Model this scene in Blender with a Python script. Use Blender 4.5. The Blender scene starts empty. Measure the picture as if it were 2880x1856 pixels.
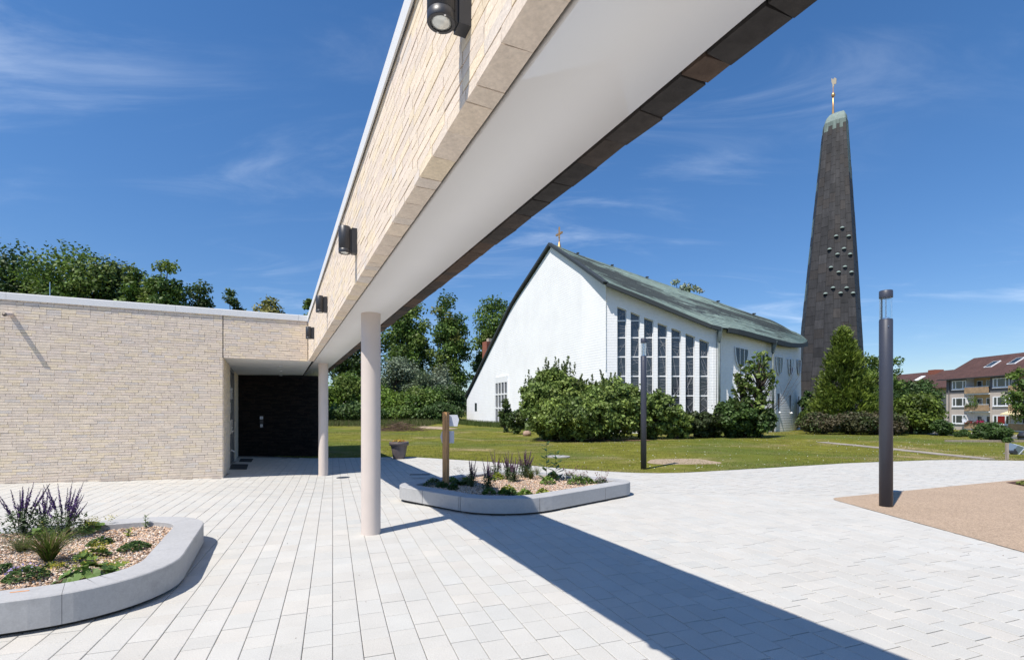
import bpy, math, random
import numpy as np
from mathutils import Matrix, Vector

# ------------------------------------------------------------------ camera, world, sun, exposure
S = bpy.context.scene
COL = S.collection
EYE, FPX, CU, CV = 1.6, 1385.0, 1440.0, 1156.0        # eye height (m), focal length and principal point of a 2880 px wide frame
cam_d = bpy.data.cameras.new('camera')
cam = bpy.data.objects.new('camera', cam_d); COL.objects.link(cam)
cam.location = (0, 0, EYE); cam.rotation_euler = (math.pi/2, 0, 0)
cam_d.sensor_width = 36.0; cam_d.lens = FPX/2880*36.0
cam_d.shift_y = (CV-928)/2880; cam_d.clip_end = 2000; cam_d.clip_start = 0.05
S.camera = cam

SUN_ELEV = 58.9
SUN_AZ = math.atan2(-0.668, -0.744)                    # compass angle from +Y towards +X of the direction to the sun
world = bpy.data.worlds.new('World'); S.world = world; world.use_nodes = True
wn, wl = world.node_tree.nodes, world.node_tree.links
wn.clear()
def wnode(t, **k):
    n = wn.new(t)
    for a, b in k.items(): setattr(n, a, b)
    return n
sky = wnode('ShaderNodeTexSky', sky_type='NISHITA', sun_disc=False)
sky.sun_elevation = math.radians(SUN_ELEV); sky.sun_rotation = SUN_AZ
sky.altitude = 50; sky.air_density = 1.0; sky.dust_density = 0.2; sky.ozone_density = 3.0
hsv = wnode('ShaderNodeHueSaturation'); hsv.inputs['Saturation'].default_value = 1.24; hsv.inputs['Value'].default_value = 0.97; hsv.inputs['Hue'].default_value = 0.5035
wl.new(sky.outputs[0], hsv.inputs['Color'])
tc = wnode('ShaderNodeTexCoord'); sep = wnode('ShaderNodeSeparateXYZ'); wl.new(tc.outputs['Generated'], sep.inputs[0])
def wmath(op, a, b=None, c=None):
    n = wnode('ShaderNodeMath', operation=op)
    for i, x in enumerate((a, b, c)):
        if x is None: continue
        if isinstance(x, (int, float)): n.inputs[i].default_value = x
        else: wl.new(x, n.inputs[i])
    return n.outputs[0]
zc = wmath('MAXIMUM', sep.outputs[2], 0.0)
zz = wmath('ADD', zc, 0.10)
comb = wnode('ShaderNodeCombineXYZ')
wl.new(wmath('DIVIDE', sep.outputs[0], zz), comb.inputs[0]); wl.new(wmath('DIVIDE', sep.outputs[1], zz), comb.inputs[1])
mp = wnode('ShaderNodeMapping'); wl.new(comb.outputs[0], mp.inputs[0])
mp.inputs['Rotation'].default_value = (0, 0, math.radians(24)); mp.inputs['Scale'].default_value = (0.62, 1.7, 1); mp.inputs['Location'].default_value = (6.3, 2.9, 0)
n1 = wnode('ShaderNodeTexNoise'); n1.inputs['Scale'].default_value = 1.5; n1.inputs['Detail'].default_value = 9; n1.inputs['Roughness'].default_value = 0.62; n1.inputs['Distortion'].default_value = 0.9
wl.new(mp.outputs[0], n1.inputs['Vector'])
n2 = wnode('ShaderNodeTexNoise'); n2.inputs['Scale'].default_value = 0.75; n2.inputs['Detail'].default_value = 3; n2.inputs['Distortion'].default_value = 0.4
wl.new(comb.outputs[0], n2.inputs['Vector'])
def ramp(out, lo, hi):
    n = wnode('ShaderNodeMapRange'); n.interpolation_type = 'SMOOTHSTEP'
    n.inputs['From Min'].default_value = lo; n.inputs['From Max'].default_value = hi
    wl.new(out, n.inputs['Value']); return n.outputs[0]
cl = wmath('MULTIPLY', ramp(n1.outputs[0], 0.47, 0.80), ramp(n2.outputs[0], 0.36, 0.64))
cl = wmath('MULTIPLY', wmath('MULTIPLY', cl, 0.34), ramp(sep.outputs[2], 0.0, 0.12))
mix = wnode('ShaderNodeMix', data_type='RGBA'); wl.new(cl, mix.inputs['Factor'])
hz_ = wnode('ShaderNodeMix', data_type='RGBA'); hz_.inputs['A'].default_value = (.66, .69, .78, 1); hz_.inputs['B'].default_value = (1, 1, 1, 1); wl.new(ramp(sep.outputs[2], -0.05, 0.55), hz_.inputs['Factor'])
hm_ = wnode('ShaderNodeMix', data_type='RGBA', blend_type='MULTIPLY'); hm_.inputs['Factor'].default_value = 1; wl.new(hsv.outputs[0], hm_.inputs['A']); wl.new(hz_.outputs['Result'], hm_.inputs['B'])
wl.new(hm_.outputs['Result'], mix.inputs['A']); mix.inputs['B'].default_value = (7.2, 7.9, 8.8, 1)
bg = wnode('ShaderNodeBackground'); bg.inputs['Strength'].default_value = 0.116
wl.new(mix.outputs['Result'], bg.inputs['Color'])
wo = wnode('ShaderNodeOutputWorld'); wl.new(bg.outputs[0], wo.inputs['Surface'])

sun_d = bpy.data.lights.new('sun', 'SUN'); sun_d.energy = 4.3; sun_d.angle = math.radians(0.53); sun_d.color = (1.0, 0.94, 0.85)
sun = bpy.data.objects.new('sun', sun_d); COL.objects.link(sun)
ce = math.cos(math.radians(SUN_ELEV))
to_sun = Vector((math.sin(SUN_AZ)*ce, math.cos(SUN_AZ)*ce, math.sin(math.radians(SUN_ELEV))))
sun.rotation_euler = to_sun.to_track_quat('Z', 'Y').to_euler(); sun.location = (-10, -10, 30)
S.view_settings.view_transform = 'Standard'; S.view_settings.look = 'None'
S.view_settings.exposure = 0.46; S.view_settings.gamma = 1.0; S.view_settings.use_curve_mapping = False
S.cycles.max_bounces = 8; S.cycles.diffuse_bounces = 4; S.cycles.transparent_max_bounces = 12

# ------------------------------------------------------------------ helpers
RNG = np.random.default_rng(7)
random.seed(7)
A3 = lambda *p: np.array(p, float)
def P3(u, v, d): return A3((u-CU)/FPX*d, d, EYE+(CV-v)/FPX*d)          # a point seen at (u, v), d metres deep
def P2(u, d): return A3((u-CU)/FPX*d, d)
def zat(v, d): return EYE+(CV-v)/FPX*d
def on_line(u, A, B):
    r = (u-CU)/FPX; A = np.asarray(A, float); B = np.asarray(B, float); w = B-A
    k = (r*A[1]-A[0])/(w[0]-r*w[1]); return A+k*w                       # where the sight line crosses the wall line A-B
def onw(u, v, A, B):
    p = on_line(u, A, B); return A3(p[0], p[1], zat(v, p[1]))
def sstep(a, b, x):
    t = np.clip((np.asarray(x, float)-a)/(b-a), 0, 1); return t*t*(3-2*t)
BD = A3(-0.42912, 0.90325); NR = A3(0.90325, 0.42912); WD = NR          # canopy direction, its right-hand normal, facade direction
KN = A3(-5.205, 12.56)                                                  # inner corner where canopy meets facade
B0 = float(BD @ KN)
def can(o, t, z=None):
    p = NR*o+BD*(B0+t)
    return p if z is None else A3(p[0], p[1], z)
def fac(s, out=0.0, z=None):                                            # s metres left of the corner, out metres in front of the facade
    p = KN-WD*s-BD*out
    return p if z is None else A3(p[0], p[1], z)
def ground(x, y):
    dx, dy = np.asarray(x)-KN[0], np.asarray(y)-KN[1]
    sw = dx*WD[0]+dy*WD[1]; tb = dx*BD[0]+dy*BD[1]
    pr = np.interp(sw, [-8, -6, -1.87, .4, 2.5, 6], [.12, .122, .003, -.13, -.09, 0])
    return pr*sstep(-6, -1.2, tb)*(1-sstep(6.5, 12, tb))
def terrain(x, y):
    x = np.asarray(x, float); y = np.asarray(y, float)
    return ground(x, y)-1.45*sstep(28, 42, x)*sstep(8, 24, y)+0.10*np.sin(x*.21+1)*np.sin(y*.17)*sstep(19, 30, y)*(1-sstep(20, 28, x))

class MB:
    def __init__(s): s.v, s.f, s.t, s.n = [], [], [], 0
    def add(s, V, F, tint=None):
        V = np.asarray(V, float); s.v.append(V)
        for f in F: s.f.append([i+s.n for i in f]); s.t.append(tint)
        s.n += len(V)
    def prism(s, poly, vec, tint=None):
        p = np.asarray(poly, float); n = len(p); q = p+np.asarray(vec, float)
        F = [list(range(n))[::-1], list(range(n, 2*n))]+[[i, (i+1) % n, n+(i+1) % n, n+i] for i in range(n)]
        s.add(np.vstack([p, q]), F, tint)
    def box(s, c, hx, hy, hz, ax=(1, 0, 0), ay=(0, 1, 0), az=(0, 0, 1), tint=None):
        c = np.asarray(c, float); ax, ay, az = [np.asarray(a, float) for a in (ax, ay, az)]
        V = [c+i*hx*ax+j*hy*ay+k*hz*az for k in (-1, 1) for j in (-1, 1) for i in (-1, 1)]
        s.add(V, [[0, 2, 3, 1], [4, 5, 7, 6], [0, 1, 5, 4], [2, 6, 7, 3], [0, 4, 6, 2], [1, 3, 7, 5]], tint)
    def beam(s, p, q, w, h, up=(0, 0, 1), tint=None):
        p, q = np.asarray(p, float), np.asarray(q, float); d = q-p; L = np.linalg.norm(d); d = d/L
        up = np.asarray(up, float)
        if abs(up @ d) > .98*np.linalg.norm(up): up = A3(0, -1, 0)
        sd = np.cross(d, up); sd = sd/np.linalg.norm(sd); u2 = np.cross(sd, d)
        s.box((p+q)/2, L/2, w/2, h/2, d, sd, u2, tint)
    def tube(s, pts, rad, n=8, tint=None, cap=True):
        pts = np.asarray(pts, float); m = len(pts); rad = np.broadcast_to(np.asarray(rad, float), (m,))
        V = []
        ref = A3(0, 0, 1)
        for i in range(m):
            d = pts[min(i+1, m-1)]-pts[max(i-1, 0)]; d = d/(np.linalg.norm(d)+1e-9)
            r0 = ref if abs(d @ ref) < .95 else A3(1, 0, 0)
            a = np.cross(d, r0); a /= np.linalg.norm(a); b = np.cross(d, a)
            for k in range(n):
                w = 2*math.pi*k/n; V.append(pts[i]+rad[i]*(a*math.cos(w)+b*math.sin(w)))
        F = [[i*n+k, i*n+(k+1) % n, (i+1)*n+(k+1) % n, (i+1)*n+k] for i in range(m-1) for k in range(n)]
        if cap: F += [list(range(n))[::-1], [(m-1)*n+k for k in range(n)]]
        s.add(V, F, tint)
    def lathe(s, c, prof, n=24, tint=None, cap=True):                  # prof: (radius, height) pairs about a vertical axis
        c = np.asarray(c, float); V = []; m = len(prof)
        for r, h in prof:
            for k in range(n):
                w = 2*math.pi*k/n; V.append(c+A3(r*math.cos(w), r*math.sin(w), h))
        F = [[i*n+k, i*n+(k+1) % n, (i+1)*n+(k+1) % n, (i+1)*n+k] for i in range(m-1) for k in range(n)]
        if cap: F += [list(range(n))[::-1], [(m-1)*n+k for k in range(n)]]
        s.add(V, F, tint)
    def build(s, name, m, parent=None, smooth=False, **pr):
        V = np.vstack(s.v) if s.v else np.zeros((0, 3))
        return mesh_obj(name, V, s.f, m, parent, s.t if any(t is not None for t in s.t) else None, smooth, **pr)

def make_mesh(name, V, F, tint=None, smooth=False):
    me = bpy.data.meshes.new(name); V = np.ascontiguousarray(V, dtype=np.float32)
    if isinstance(F, np.ndarray):
        k = F.shape[1]; nf = len(F); loops = np.ascontiguousarray(F.ravel(), dtype=np.int32); st = np.arange(nf, dtype=np.int32)*k
    else:
        sz = np.array([len(f) for f in F], dtype=np.int32); nf = len(F)
        loops = np.array([i for f in F for i in f], dtype=np.int32); st = (np.cumsum(sz)-sz).astype(np.int32)
    me.vertices.add(len(V)); me.vertices.foreach_set('co', V.ravel())
    me.loops.add(len(loops)); me.loops.foreach_set('vertex_index', loops)
    me.polygons.add(nf); me.polygons.foreach_set('loop_start', st)
    me.update(calc_edges=True)
    me.polygons.foreach_set('use_smooth', np.full(nf, bool(smooth)))
    if tint is not None:
        if not isinstance(tint, np.ndarray): tint = np.array([t if t is not None else (1, 1, 1) for t in tint], dtype=np.float32)
        at = me.attributes.new('tint', 'FLOAT_COLOR', 'FACE')
        at.data.foreach_set('color', np.hstack([tint, np.ones((nf, 1))]).astype(np.float32).ravel())
    me.validate()
    return me
ORG = {}
def mesh_obj(name, V, F, m, parent=None, tint=None, smooth=False, **pr):
    o0 = ORG.get(parent.name, np.zeros(3)) if parent else np.asarray(pr.pop('origin', (0, 0, 0)), float)
    me = make_mesh(name, np.asarray(V)-o0, F, tint, smooth); me.materials.append(m)
    o = bpy.data.objects.new(name, me); COL.objects.link(o)
    if parent: o.parent = parent
    else: o.location = o0
    ORG[o.name] = o0
    for k, x in pr.items(): o[k] = x
    return o
def thing(name, label, cat, loc, group=None):
    o = bpy.data.objects.new(name, None); COL.objects.link(o); o.location = [float(x) for x in loc]; o.empty_display_size = .2
    o['label'] = label; o['category'] = cat
    if group: o['group'] = group
    ORG[o.name] = np.asarray(loc, float); return o
def tag(o, label, cat, group=None):
    o['label'] = label; o['category'] = cat
    if group: o['group'] = group
    return o

# ------------------------------------------------------------------ materials
def mat(name, col=(.5, .5, .5), rough=.8, metal=0., spec=.4, tint=False, noise=None, bump=None, streak=None, mix2=None, trans=0., leaf=0.):
    """noise=(scale, amount): brightness mottling; bump=(scale, strength); mix2=(colour, scale, lo, hi, stretch): patches of a 2nd colour"""
    m = bpy.data.materials.new(name); m.use_nodes = True; N, L = m.node_tree.nodes, m.node_tree.links
    b = N['Principled BSDF']; b.inputs['Roughness'].default_value = rough; b.inputs['Metallic'].default_value = metal
    b.inputs['Specular IOR Level'].default_value = spec
    if trans: b.inputs['Transmission Weight'].default_value = trans
    tcn = N.new('ShaderNodeTexCoord'); co = tcn.outputs['Object']
    if tint:
        a = N.new('ShaderNodeAttribute'); a.attribute_name = 'tint'; cur = a.outputs['Color']
        mm = N.new('ShaderNodeMix'); mm.data_type = 'RGBA'; mm.blend_type = 'MULTIPLY'; mm.inputs['Factor'].default_value = 1
        L.new(cur, mm.inputs['A']); mm.inputs['B'].default_value = (*col, 1); cur = mm.outputs['Result']
    else:
        r = N.new('ShaderNodeRGB'); r.outputs[0].default_value = (*col, 1); cur = r.outputs[0]
    if mix2:
        c2, sc, lo, hi, st = mix2
        mpn = N.new('ShaderNodeMapping'); mpn.inputs['Scale'].default_value = st; L.new(co, mpn.inputs[0])
        nz = N.new('ShaderNodeTexNoise'); nz.inputs['Scale'].default_value = sc; nz.inputs['Detail'].default_value = 6; nz.inputs['Roughness'].default_value = .62; L.new(mpn.outputs[0], nz.inputs['Vector'])
        mr = N.new('ShaderNodeMapRange'); mr.interpolation_type = 'SMOOTHSTEP'; mr.inputs['From Min'].default_value = lo; mr.inputs['From Max'].default_value = hi; L.new(nz.outputs[0], mr.inputs['Value'])
        mm = N.new('ShaderNodeMix'); mm.data_type = 'RGBA'; L.new(mr.outputs[0], mm.inputs['Factor']); L.new(cur, mm.inputs['A']); mm.inputs['B'].default_value = (*c2, 1); cur = mm.outputs['Result']
    for ns in (noise if isinstance(noise, list) else [noise] if noise else []):
        sc, am = ns
        nz = N.new('ShaderNodeTexNoise'); nz.inputs['Scale'].default_value = sc; nz.inputs['Detail'].default_value = 5; L.new(co, nz.inputs['Vector'])
        mr = N.new('ShaderNodeMapRange'); mr.inputs['From Min'].default_value = .3; mr.inputs['From Max'].default_value = .7
        mr.inputs['To Min'].default_value = 1-am; mr.inputs['To Max'].default_value = 1+am; L.new(nz.outputs[0], mr.inputs['Value'])
        mm = N.new('ShaderNodeVectorMath'); mm.operation = 'SCALE'; L.new(cur, mm.inputs[0]); L.new(mr.outputs[0], mm.inputs['Scale']); cur = mm.outputs[0]
    if streak:
        sc, am, st = streak
        mpn = N.new('ShaderNodeMapping'); mpn.inputs['Scale'].default_value = st; L.new(co, mpn.inputs[0])
        nz = N.new('ShaderNodeTexNoise'); nz.inputs['Scale'].default_value = sc; nz.inputs['Detail'].default_value = 4; L.new(mpn.outputs[0], nz.inputs['Vector'])
        mr = N.new('ShaderNodeMapRange'); mr.inputs['From Min'].default_value = .35; mr.inputs['From Max'].default_value = .65
        mr.inputs['To Min'].default_value = 1-am; mr.inputs['To Max'].default_value = 1+am; L.new(nz.outputs[0], mr.inputs['Value'])
        mm = N.new('ShaderNodeVectorMath'); mm.operation = 'SCALE'; L.new(cur, mm.inputs[0]); L.new(mr.outputs[0], mm.inputs['Scale']); cur = mm.outputs[0]
    L.new(cur, b.inputs['Base Color'])
    if bump:
        nz = N.new('ShaderNodeTexNoise'); nz.inputs['Scale'].default_value = bump[0]; nz.inputs['Detail'].default_value = 5; L.new(co, nz.inputs['Vector'])
        bp = N.new('ShaderNodeBump'); bp.inputs['Strength'].default_value = bump[1]; bp.inputs['Distance'].default_value = bump[2] if len(bump) > 2 else .01
        L.new(nz.outputs[0], bp.inputs['Height']); L.new(bp.outputs[0], b.inputs['Normal'])
    if leaf:
        tr = N.new('ShaderNodeBsdfTranslucent'); L.new(cur, tr.inputs['Color'])
        ms = N.new('ShaderNodeMixShader'); ms.inputs[0].default_value = leaf
        L.new(b.outputs[0], ms.inputs[1]); L.new(tr.outputs[0], ms.inputs[2]); L.new(ms.outputs[0], N['Material Output'].inputs['Surface'])
    return m
W3 = (1, 1, 1)
M = {}
M['brick'] = mat('pale_brick', W3, .92, tint=True, noise=[(9, .07), (60, .10)], bump=(70, .5, .006), spec=.2)
M['dbrick'] = mat('dark_brick', W3, .85, tint=True, noise=(14, .25), bump=(60, .5, .006), mix2=((.16, .075, .04), 5, .62, .78, (1, 1, 1)), spec=.25)
M['dbrick2'] = mat('black_brick', W3, .9, tint=True, noise=(14, .25), bump=(60, .5, .006), spec=.12)
M['mortar'] = mat('brick_mortar', (.50, .42, .34), .95, noise=(40, .2), bump=(90, .5, .004))
M['dmortar'] = mat('dark_mortar', (.02, .018, .017), .95)
M['coping'] = mat('coping_metal', (.70, .70, .69), .6, .0, .25, noise=(2, .03))
M['soffit'] = mat('white_render', (.78, .765, .745), .85, noise=(1.2, .02), bump=(150, .1, .002))
M['column'] = mat('beige_column_paint', (.61, .53, .475), .55, noise=(3, .03), mix2=((.50, .43, .385), 16, .70, .76, (1, 1, .6)), bump=(50, .06, .003))
M['gap'] = mat('black_gap', (.012, .012, .013), .9)
M['lampblack'] = mat('anthracite_paint', (.030, .032, .038), .42, spec=.5, bump=(400, .08, .001))
M['lamppole'] = mat('lamp_post_paint', (.042, .047, .066), .45, spec=.5, noise=(4, .06), bump=(300, .06, .001))
M['chrome'] = mat('bright_metal', (.7, .7, .7), .25, 1.)
M['lens'] = mat('lamp_lens', (.62, .64, .61), .18, .35, noise=(30, .25))
M['glass'] = mat('clear_glass', (.95, .97, .97), .03, trans=1.)
M['doorglass'] = mat('door_glass', (.10, .11, .12), .08, .0, .8)
M['doorframe'] = mat('door_frame', (.16, .165, .17), .4, .3)
M['paver'] = mat('concrete_paver', W3, .88, tint=True, noise=[(.7, .025), (3, .04), (120, .10)], bump=(220, .25, .003), spec=.25)
M['joint'] = mat('joint_sand', (.22, .19, .16), .95, noise=(60, .3))
M['concrete'] = mat('smooth_concrete', (.385, .385, .385), .75, noise=[(1.7, .06), (30, .05), (90, .06)], bump=(120, .12, .002), spec=.3, mix2=((.33, .33, .33), 3.5, .55, .75, (1, 1, 2)))
M['plinth'] = mat('dark_plinth', (.05, .045, .04), .9)
M['pebble'] = mat('pebble', W3, .75, tint=True, noise=(60, .15), spec=.35)
M['gravelbed'] = mat('gravel_bed', (.26, .17, .11), .95, noise=[(60, .5)], bump=(90, 1., .02), mix2=((.42, .34, .27), 70, .5, .62, W3))
M['bound'] = mat('resin_bound_gravel', (.39, .29, .205), .9, noise=[(75, .38), (1.1, .06), (22, .10)], bump=(110, .9, .006), mix2=((.24, .17, .12), 60, .55, .66, W3))
M['mulch'] = mat('bark_mulch', (.075, .035, .025), .95, noise=(25, .5), bump=(40, 1., .03))
M['lawn'] = mat('lawn_ground', (.150, .150, .024), .95, noise=[(1.3, .28), (12, .25)], mix2=((.27, .21, .11), .33, .49, .68, (1, 1, 1)), bump=(25, .8, .03), spec=.08)
M['grass'] = mat('grass_blade', W3, .6, tint=True, leaf=.35, spec=.12)
M['asphalt'] = mat('asphalt', (.085, .087, .092), .9, noise=(3, .1))
M['pave2'] = mat('old_slab', (.34, .30, .26), .92, noise=[(1.5, .2), (20, .15)], bump=(30, .4, .01))
M['sand'] = mat('sandy_soil', (.34, .26, .18), .95, noise=(6, .2))
M['kerb'] = mat('kerb_stone', (.30, .285, .27), .9, noise=(4, .15))
M['leaf'] = mat('leaf', W3, .55, tint=True, leaf=.28, spec=.35)
M['bark'] = mat('bark', (.060, .045, .034), .95, noise=(8, .3), bump=(20, .8, .03))
M['stem'] = mat('green_stem', (.06, .085, .03), .7)
M['petal'] = mat('petal', W3, .6, tint=True, leaf=.25)
M['wood'] = mat('timber_post', (.40, .22, .095), .7, noise=(6, .12), streak=(3, .30, (14, 14, .7)), bump=(30, .2, .003))
M['oldwood'] = mat('weathered_wood', (.30, .25, .20), .9, streak=(3, .25, (10, 10, .6)))
M['white'] = mat('white_panel', (.66, .68, .74), .5, noise=(3, .03))
M['pot'] = mat('taupe_plastic', (.135, .112, .112), .5, noise=(5, .05))
M['cwall'] = mat('whitewashed_brick', (.83, .835, .84), .85, noise=[(.5, .035), (5, .03)], spec=.2)
M['cdark'] = mat('slate_trim', (.035, .042, .045), .6)
M['croof'] = mat('copper_roof', (.105, .150, .132), .6, .0, .3, noise=(3, .15), tint=False, mix2=((.045, .050, .049), 1.3, .40, .56, (.10, .8, 1.1)), streak=(4, .30, (.12, 3.5, 4)))
M['croof2'] = mat('copper_roof_panel', W3, .6, .0, .3, tint=True, noise=(2, .12))
M['seam'] = mat('copper_seam', (.30, .40, .36), .6, noise=(6, .2))
M['pane'] = mat('leaded_glass', (.030, .036, .050), .12, 0., .9, noise=(1.2, .5))
M['lead'] = mat('pale_lead', (.36, .37, .40), .6)
M['pipe'] = mat('downpipe_metal', (.10, .125, .125), .5, .2, noise=(3, .2))
M['gold'] = mat('gilded_metal', (.62, .36, .16), .35, .7)
M['red'] = mat('red_brick', (.24, .085, .055), .9, noise=(9, .25), bump=(30, .5, .01))
M['cap'] = mat('chimney_cap', (.42, .37, .29), .9)
M['tower'] = mat('copper_sheet', W3, .62, .05, .25, tint=True, noise=[(.9, .14), (8, .10)], streak=(2, .16, (2.5, 2.5, .35)))
M['hood'] = mat('patina_copper', (.19, .245, .225), .7, noise=(6, .15))
M['rend'] = mat('roughcast', (.50, .435, .385), .95, noise=[(1, .05), (9, .05)], bump=(20, .3, .02))
M['rendg'] = mat('grey_render', (.13, .125, .13), .95, noise=(2, .08))
M['cream'] = mat('cream_wall', (.62, .45, .24), .9, noise=(2, .05))
M['parapet'] = mat('balcony_parapet', (.36, .245, .145), .9, noise=[(2.5, .2), (14, .2)])
M['wframe'] = mat('white_window_frame', (.78, .79, .80), .5)
M['wpane'] = mat('window_pane', (.035, .045, .05), .08, 0., .9, noise=(.7, .5))
M['redpane'] = mat('red_curtain_pane', (.20, .012, .014), .2)
M['tile'] = mat('brown_roof_tiles', (.088, .043, .036), .85, noise=[(.8, .18), (6, .3)], mix2=((.15, .068, .045), 2.2, .62, .75, W3))
M['awn'] = mat('awning_cloth', (.72, .60, .36), .8)
M['grey'] = mat('grey_mat', (.028, .034, .042), .95, noise=(40, .3))
M['steel'] = mat('floodlight_metal', (.20, .26, .32), .4, .4)
M['debris'] = mat('dry_twigs', (.13, .085, .055), .9)
M['stone'] = mat('field_stone', (.36, .25, .19), .9, noise=(5, .2), bump=(8, .6, .05))
M['orange'] = mat('orange_mark', (.70, .30, .10), .8)

# painted-brick relief on the church walls and pantiles on the flats
def relief(m, kind, sc, st, dist):
    N, L = m.node_tree.nodes, m.node_tree.links; b = N['Principled BSDF']
    tcn = N.new('ShaderNodeTexCoord')
    w = N.new('ShaderNodeTexWave'); w.wave_type = 'BANDS'; w.bands_direction = kind; w.inputs['Scale'].default_value = sc; w.inputs['Distortion'].default_value = .8; w.inputs['Detail'].default_value = 3
    L.new(tcn.outputs['Object'], w.inputs['Vector'])
    nz = N.new('ShaderNodeTexNoise'); nz.inputs['Scale'].default_value = 7; L.new(tcn.outputs['Object'], nz.inputs['Vector'])
    ad = N.new('ShaderNodeMath'); ad.operation = 'ADD'; L.new(w.outputs[1], ad.inputs[0]); L.new(nz.outputs[0], ad.inputs[1])
    bp = N.new('ShaderNodeBump'); bp.inputs['Strength'].default_value = st; bp.inputs['Distance'].default_value = dist
    L.new(ad.outputs[0], bp.inputs['Height']); L.new(bp.outputs[0], b.inputs['Normal'])
relief(M['cwall'], 'Z', 1.6, .22, .02)
relief(M['tile'], 'Y', 1.4, .9, .08)
_N, _L = M['lawn'].node_tree.nodes, M['lawn'].node_tree.links; _b = _N['Principled BSDF']; _src = _b.inputs['Base Color'].links[0].from_socket
_tc = _N.new('ShaderNodeTexCoord'); _nz = _N.new('ShaderNodeTexNoise'); _nz.inputs['Scale'].default_value = .16; _nz.inputs['Detail'].default_value = 4; _L.new(_tc.outputs['Object'], _nz.inputs['Vector'])
_mr = _N.new('ShaderNodeMapRange'); _mr.interpolation_type = 'SMOOTHSTEP'; _mr.inputs['From Min'].default_value = .44; _mr.inputs['From Max'].default_value = .62; _mr.inputs['To Max'].default_value = .75; _L.new(_nz.outputs[0], _mr.inputs['Value'])
_mx = _N.new('ShaderNodeMix'); _mx.data_type = 'RGBA'; _L.new(_mr.outputs[0], _mx.inputs['Factor']); _L.new(_src, _mx.inputs['A']); _mx.inputs['B'].default_value = (.085, .118, .022, 1); _L.new(_mx.outputs['Result'], _b.inputs['Base Color'])

# ------------------------------------------------------------------ ground
EDGE = np.array([(-60, 18.6), (-12, 18.2), (-4.7, 18.0), (-3.6, 17.8), (-2.53, 17.05), (-.62, 15.64), (.4, 14.65), (1.13, 13.99), (1.9, 13.42), (2.63, 13.02), (3.2, 12.78), (3.76, 12.70), (4.4, 12.80), (5.09, 13.04), (7.24, 13.89), (10.39, 15.18), (13.62, 16.08), (14.8, 16.22), (16.0, 16.0), (20, 15.3), (60, 9), (110, 4)])
def edge_y(x): return np.interp(x, EDGE[:, 0], EDGE[:, 1])
# bedding under the pavers
gx = np.r_[-90, -60, -40, np.arange(-26, 40.1, .6), 50, 70, 90]; gy = np.r_[-90, -60, -40, np.arange(-24, 20.1, .6)]
X, Y = np.meshgrid(gx, gy); Z = ground(X, Y)-.014
nx, ny = len(gx), len(gy)
F = np.array([[j*nx+i, j*nx+i+1, (j+1)*nx+i+1, (j+1)*nx+i] for j in range(ny-1) for i in range(nx-1)])
paving = mesh_obj('paving', np.stack([X.ravel(), Y.ravel(), Z.ravel()], 1), F, M['joint'], kind='structure')
mesh_obj('ground', [(-900, -900, -1.9), (900, -900, -1.9), (900, 900, -1.9), (-900, 900, -1.9)], [[0, 1, 2, 3]], M['lawn'], kind='structure')
# lawn sheet from the paving edge to the horizon
xs = np.unique(np.concatenate([np.arange(-60, 60, .35), np.linspace(-400, -60, 18), np.linspace(60, 400, 18), EDGE[:, 0]]))
dd = np.concatenate([[0, .25], np.arange(.6, 16, .7), np.arange(16, 70, 2.2), np.array([75, 90, 110, 150, 220, 350, 600])])
X = np.repeat(xs[:, None], len(dd), 1); Y = edge_y(xs)[:, None]+dd[None, :]
Z = terrain(X, Y)+.006
F = np.array([[i*len(dd)+j, (i+1)*len(dd)+j, (i+1)*len(dd)+j+1, i*len(dd)+j+1] for i in range(len(xs)-1) for j in range(len(dd)-1)])
mesh_obj('lawn', np.stack([X.ravel(), Y.ravel(), Z.ravel()], 1), F, M['lawn'], smooth=True, kind='structure')

def fillet(poly, rad, n=8):
    poly = [np.asarray(p, float) for p in poly]; m = len(poly); out = []
    for i in range(m):
        p0, p, p1 = poly[i-1], poly[i], poly[(i+1) % m]; r = rad[i] if hasattr(rad, '__len__') else rad
        d0 = (p0-p)/np.linalg.norm(p0-p); d1 = (p1-p)/np.linalg.norm(p1-p)
        half = math.acos(np.clip(d0 @ d1, -1, 1))/2
        L = min(r/math.tan(half), .49*np.linalg.norm(p0-p), .49*np.linalg.norm(p1-p)); r = L*math.tan(half)
        c = p+(d0+d1)/np.linalg.norm(d0+d1)*(r/math.sin(half)); a, b = p+d0*L, p+d1*L
        t0 = math.atan2(*(a-c)[::-1]); t1 = math.atan2(*(b-c)[::-1]); dt = (t1-t0+math.pi) % (2*math.pi)-math.pi
        out += [c+r*A3(math.cos(t0+dt*k/n), math.sin(t0+dt*k/n)) for k in range(n+1)]
    return np.array(out)
def inside(poly, x, y):
    c = np.zeros(np.shape(x), bool); n = len(poly)
    for i in range(n):
        x0, y0 = poly[i-1][:2]; x1, y1 = poly[i][:2]
        hit = ((y0 > y) != (y1 > y)) & (x < (x1-x0)*(y-y0)/((y1-y0) if y1 != y0 else 1e-9)+x0); c ^= hit
    return c

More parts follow.
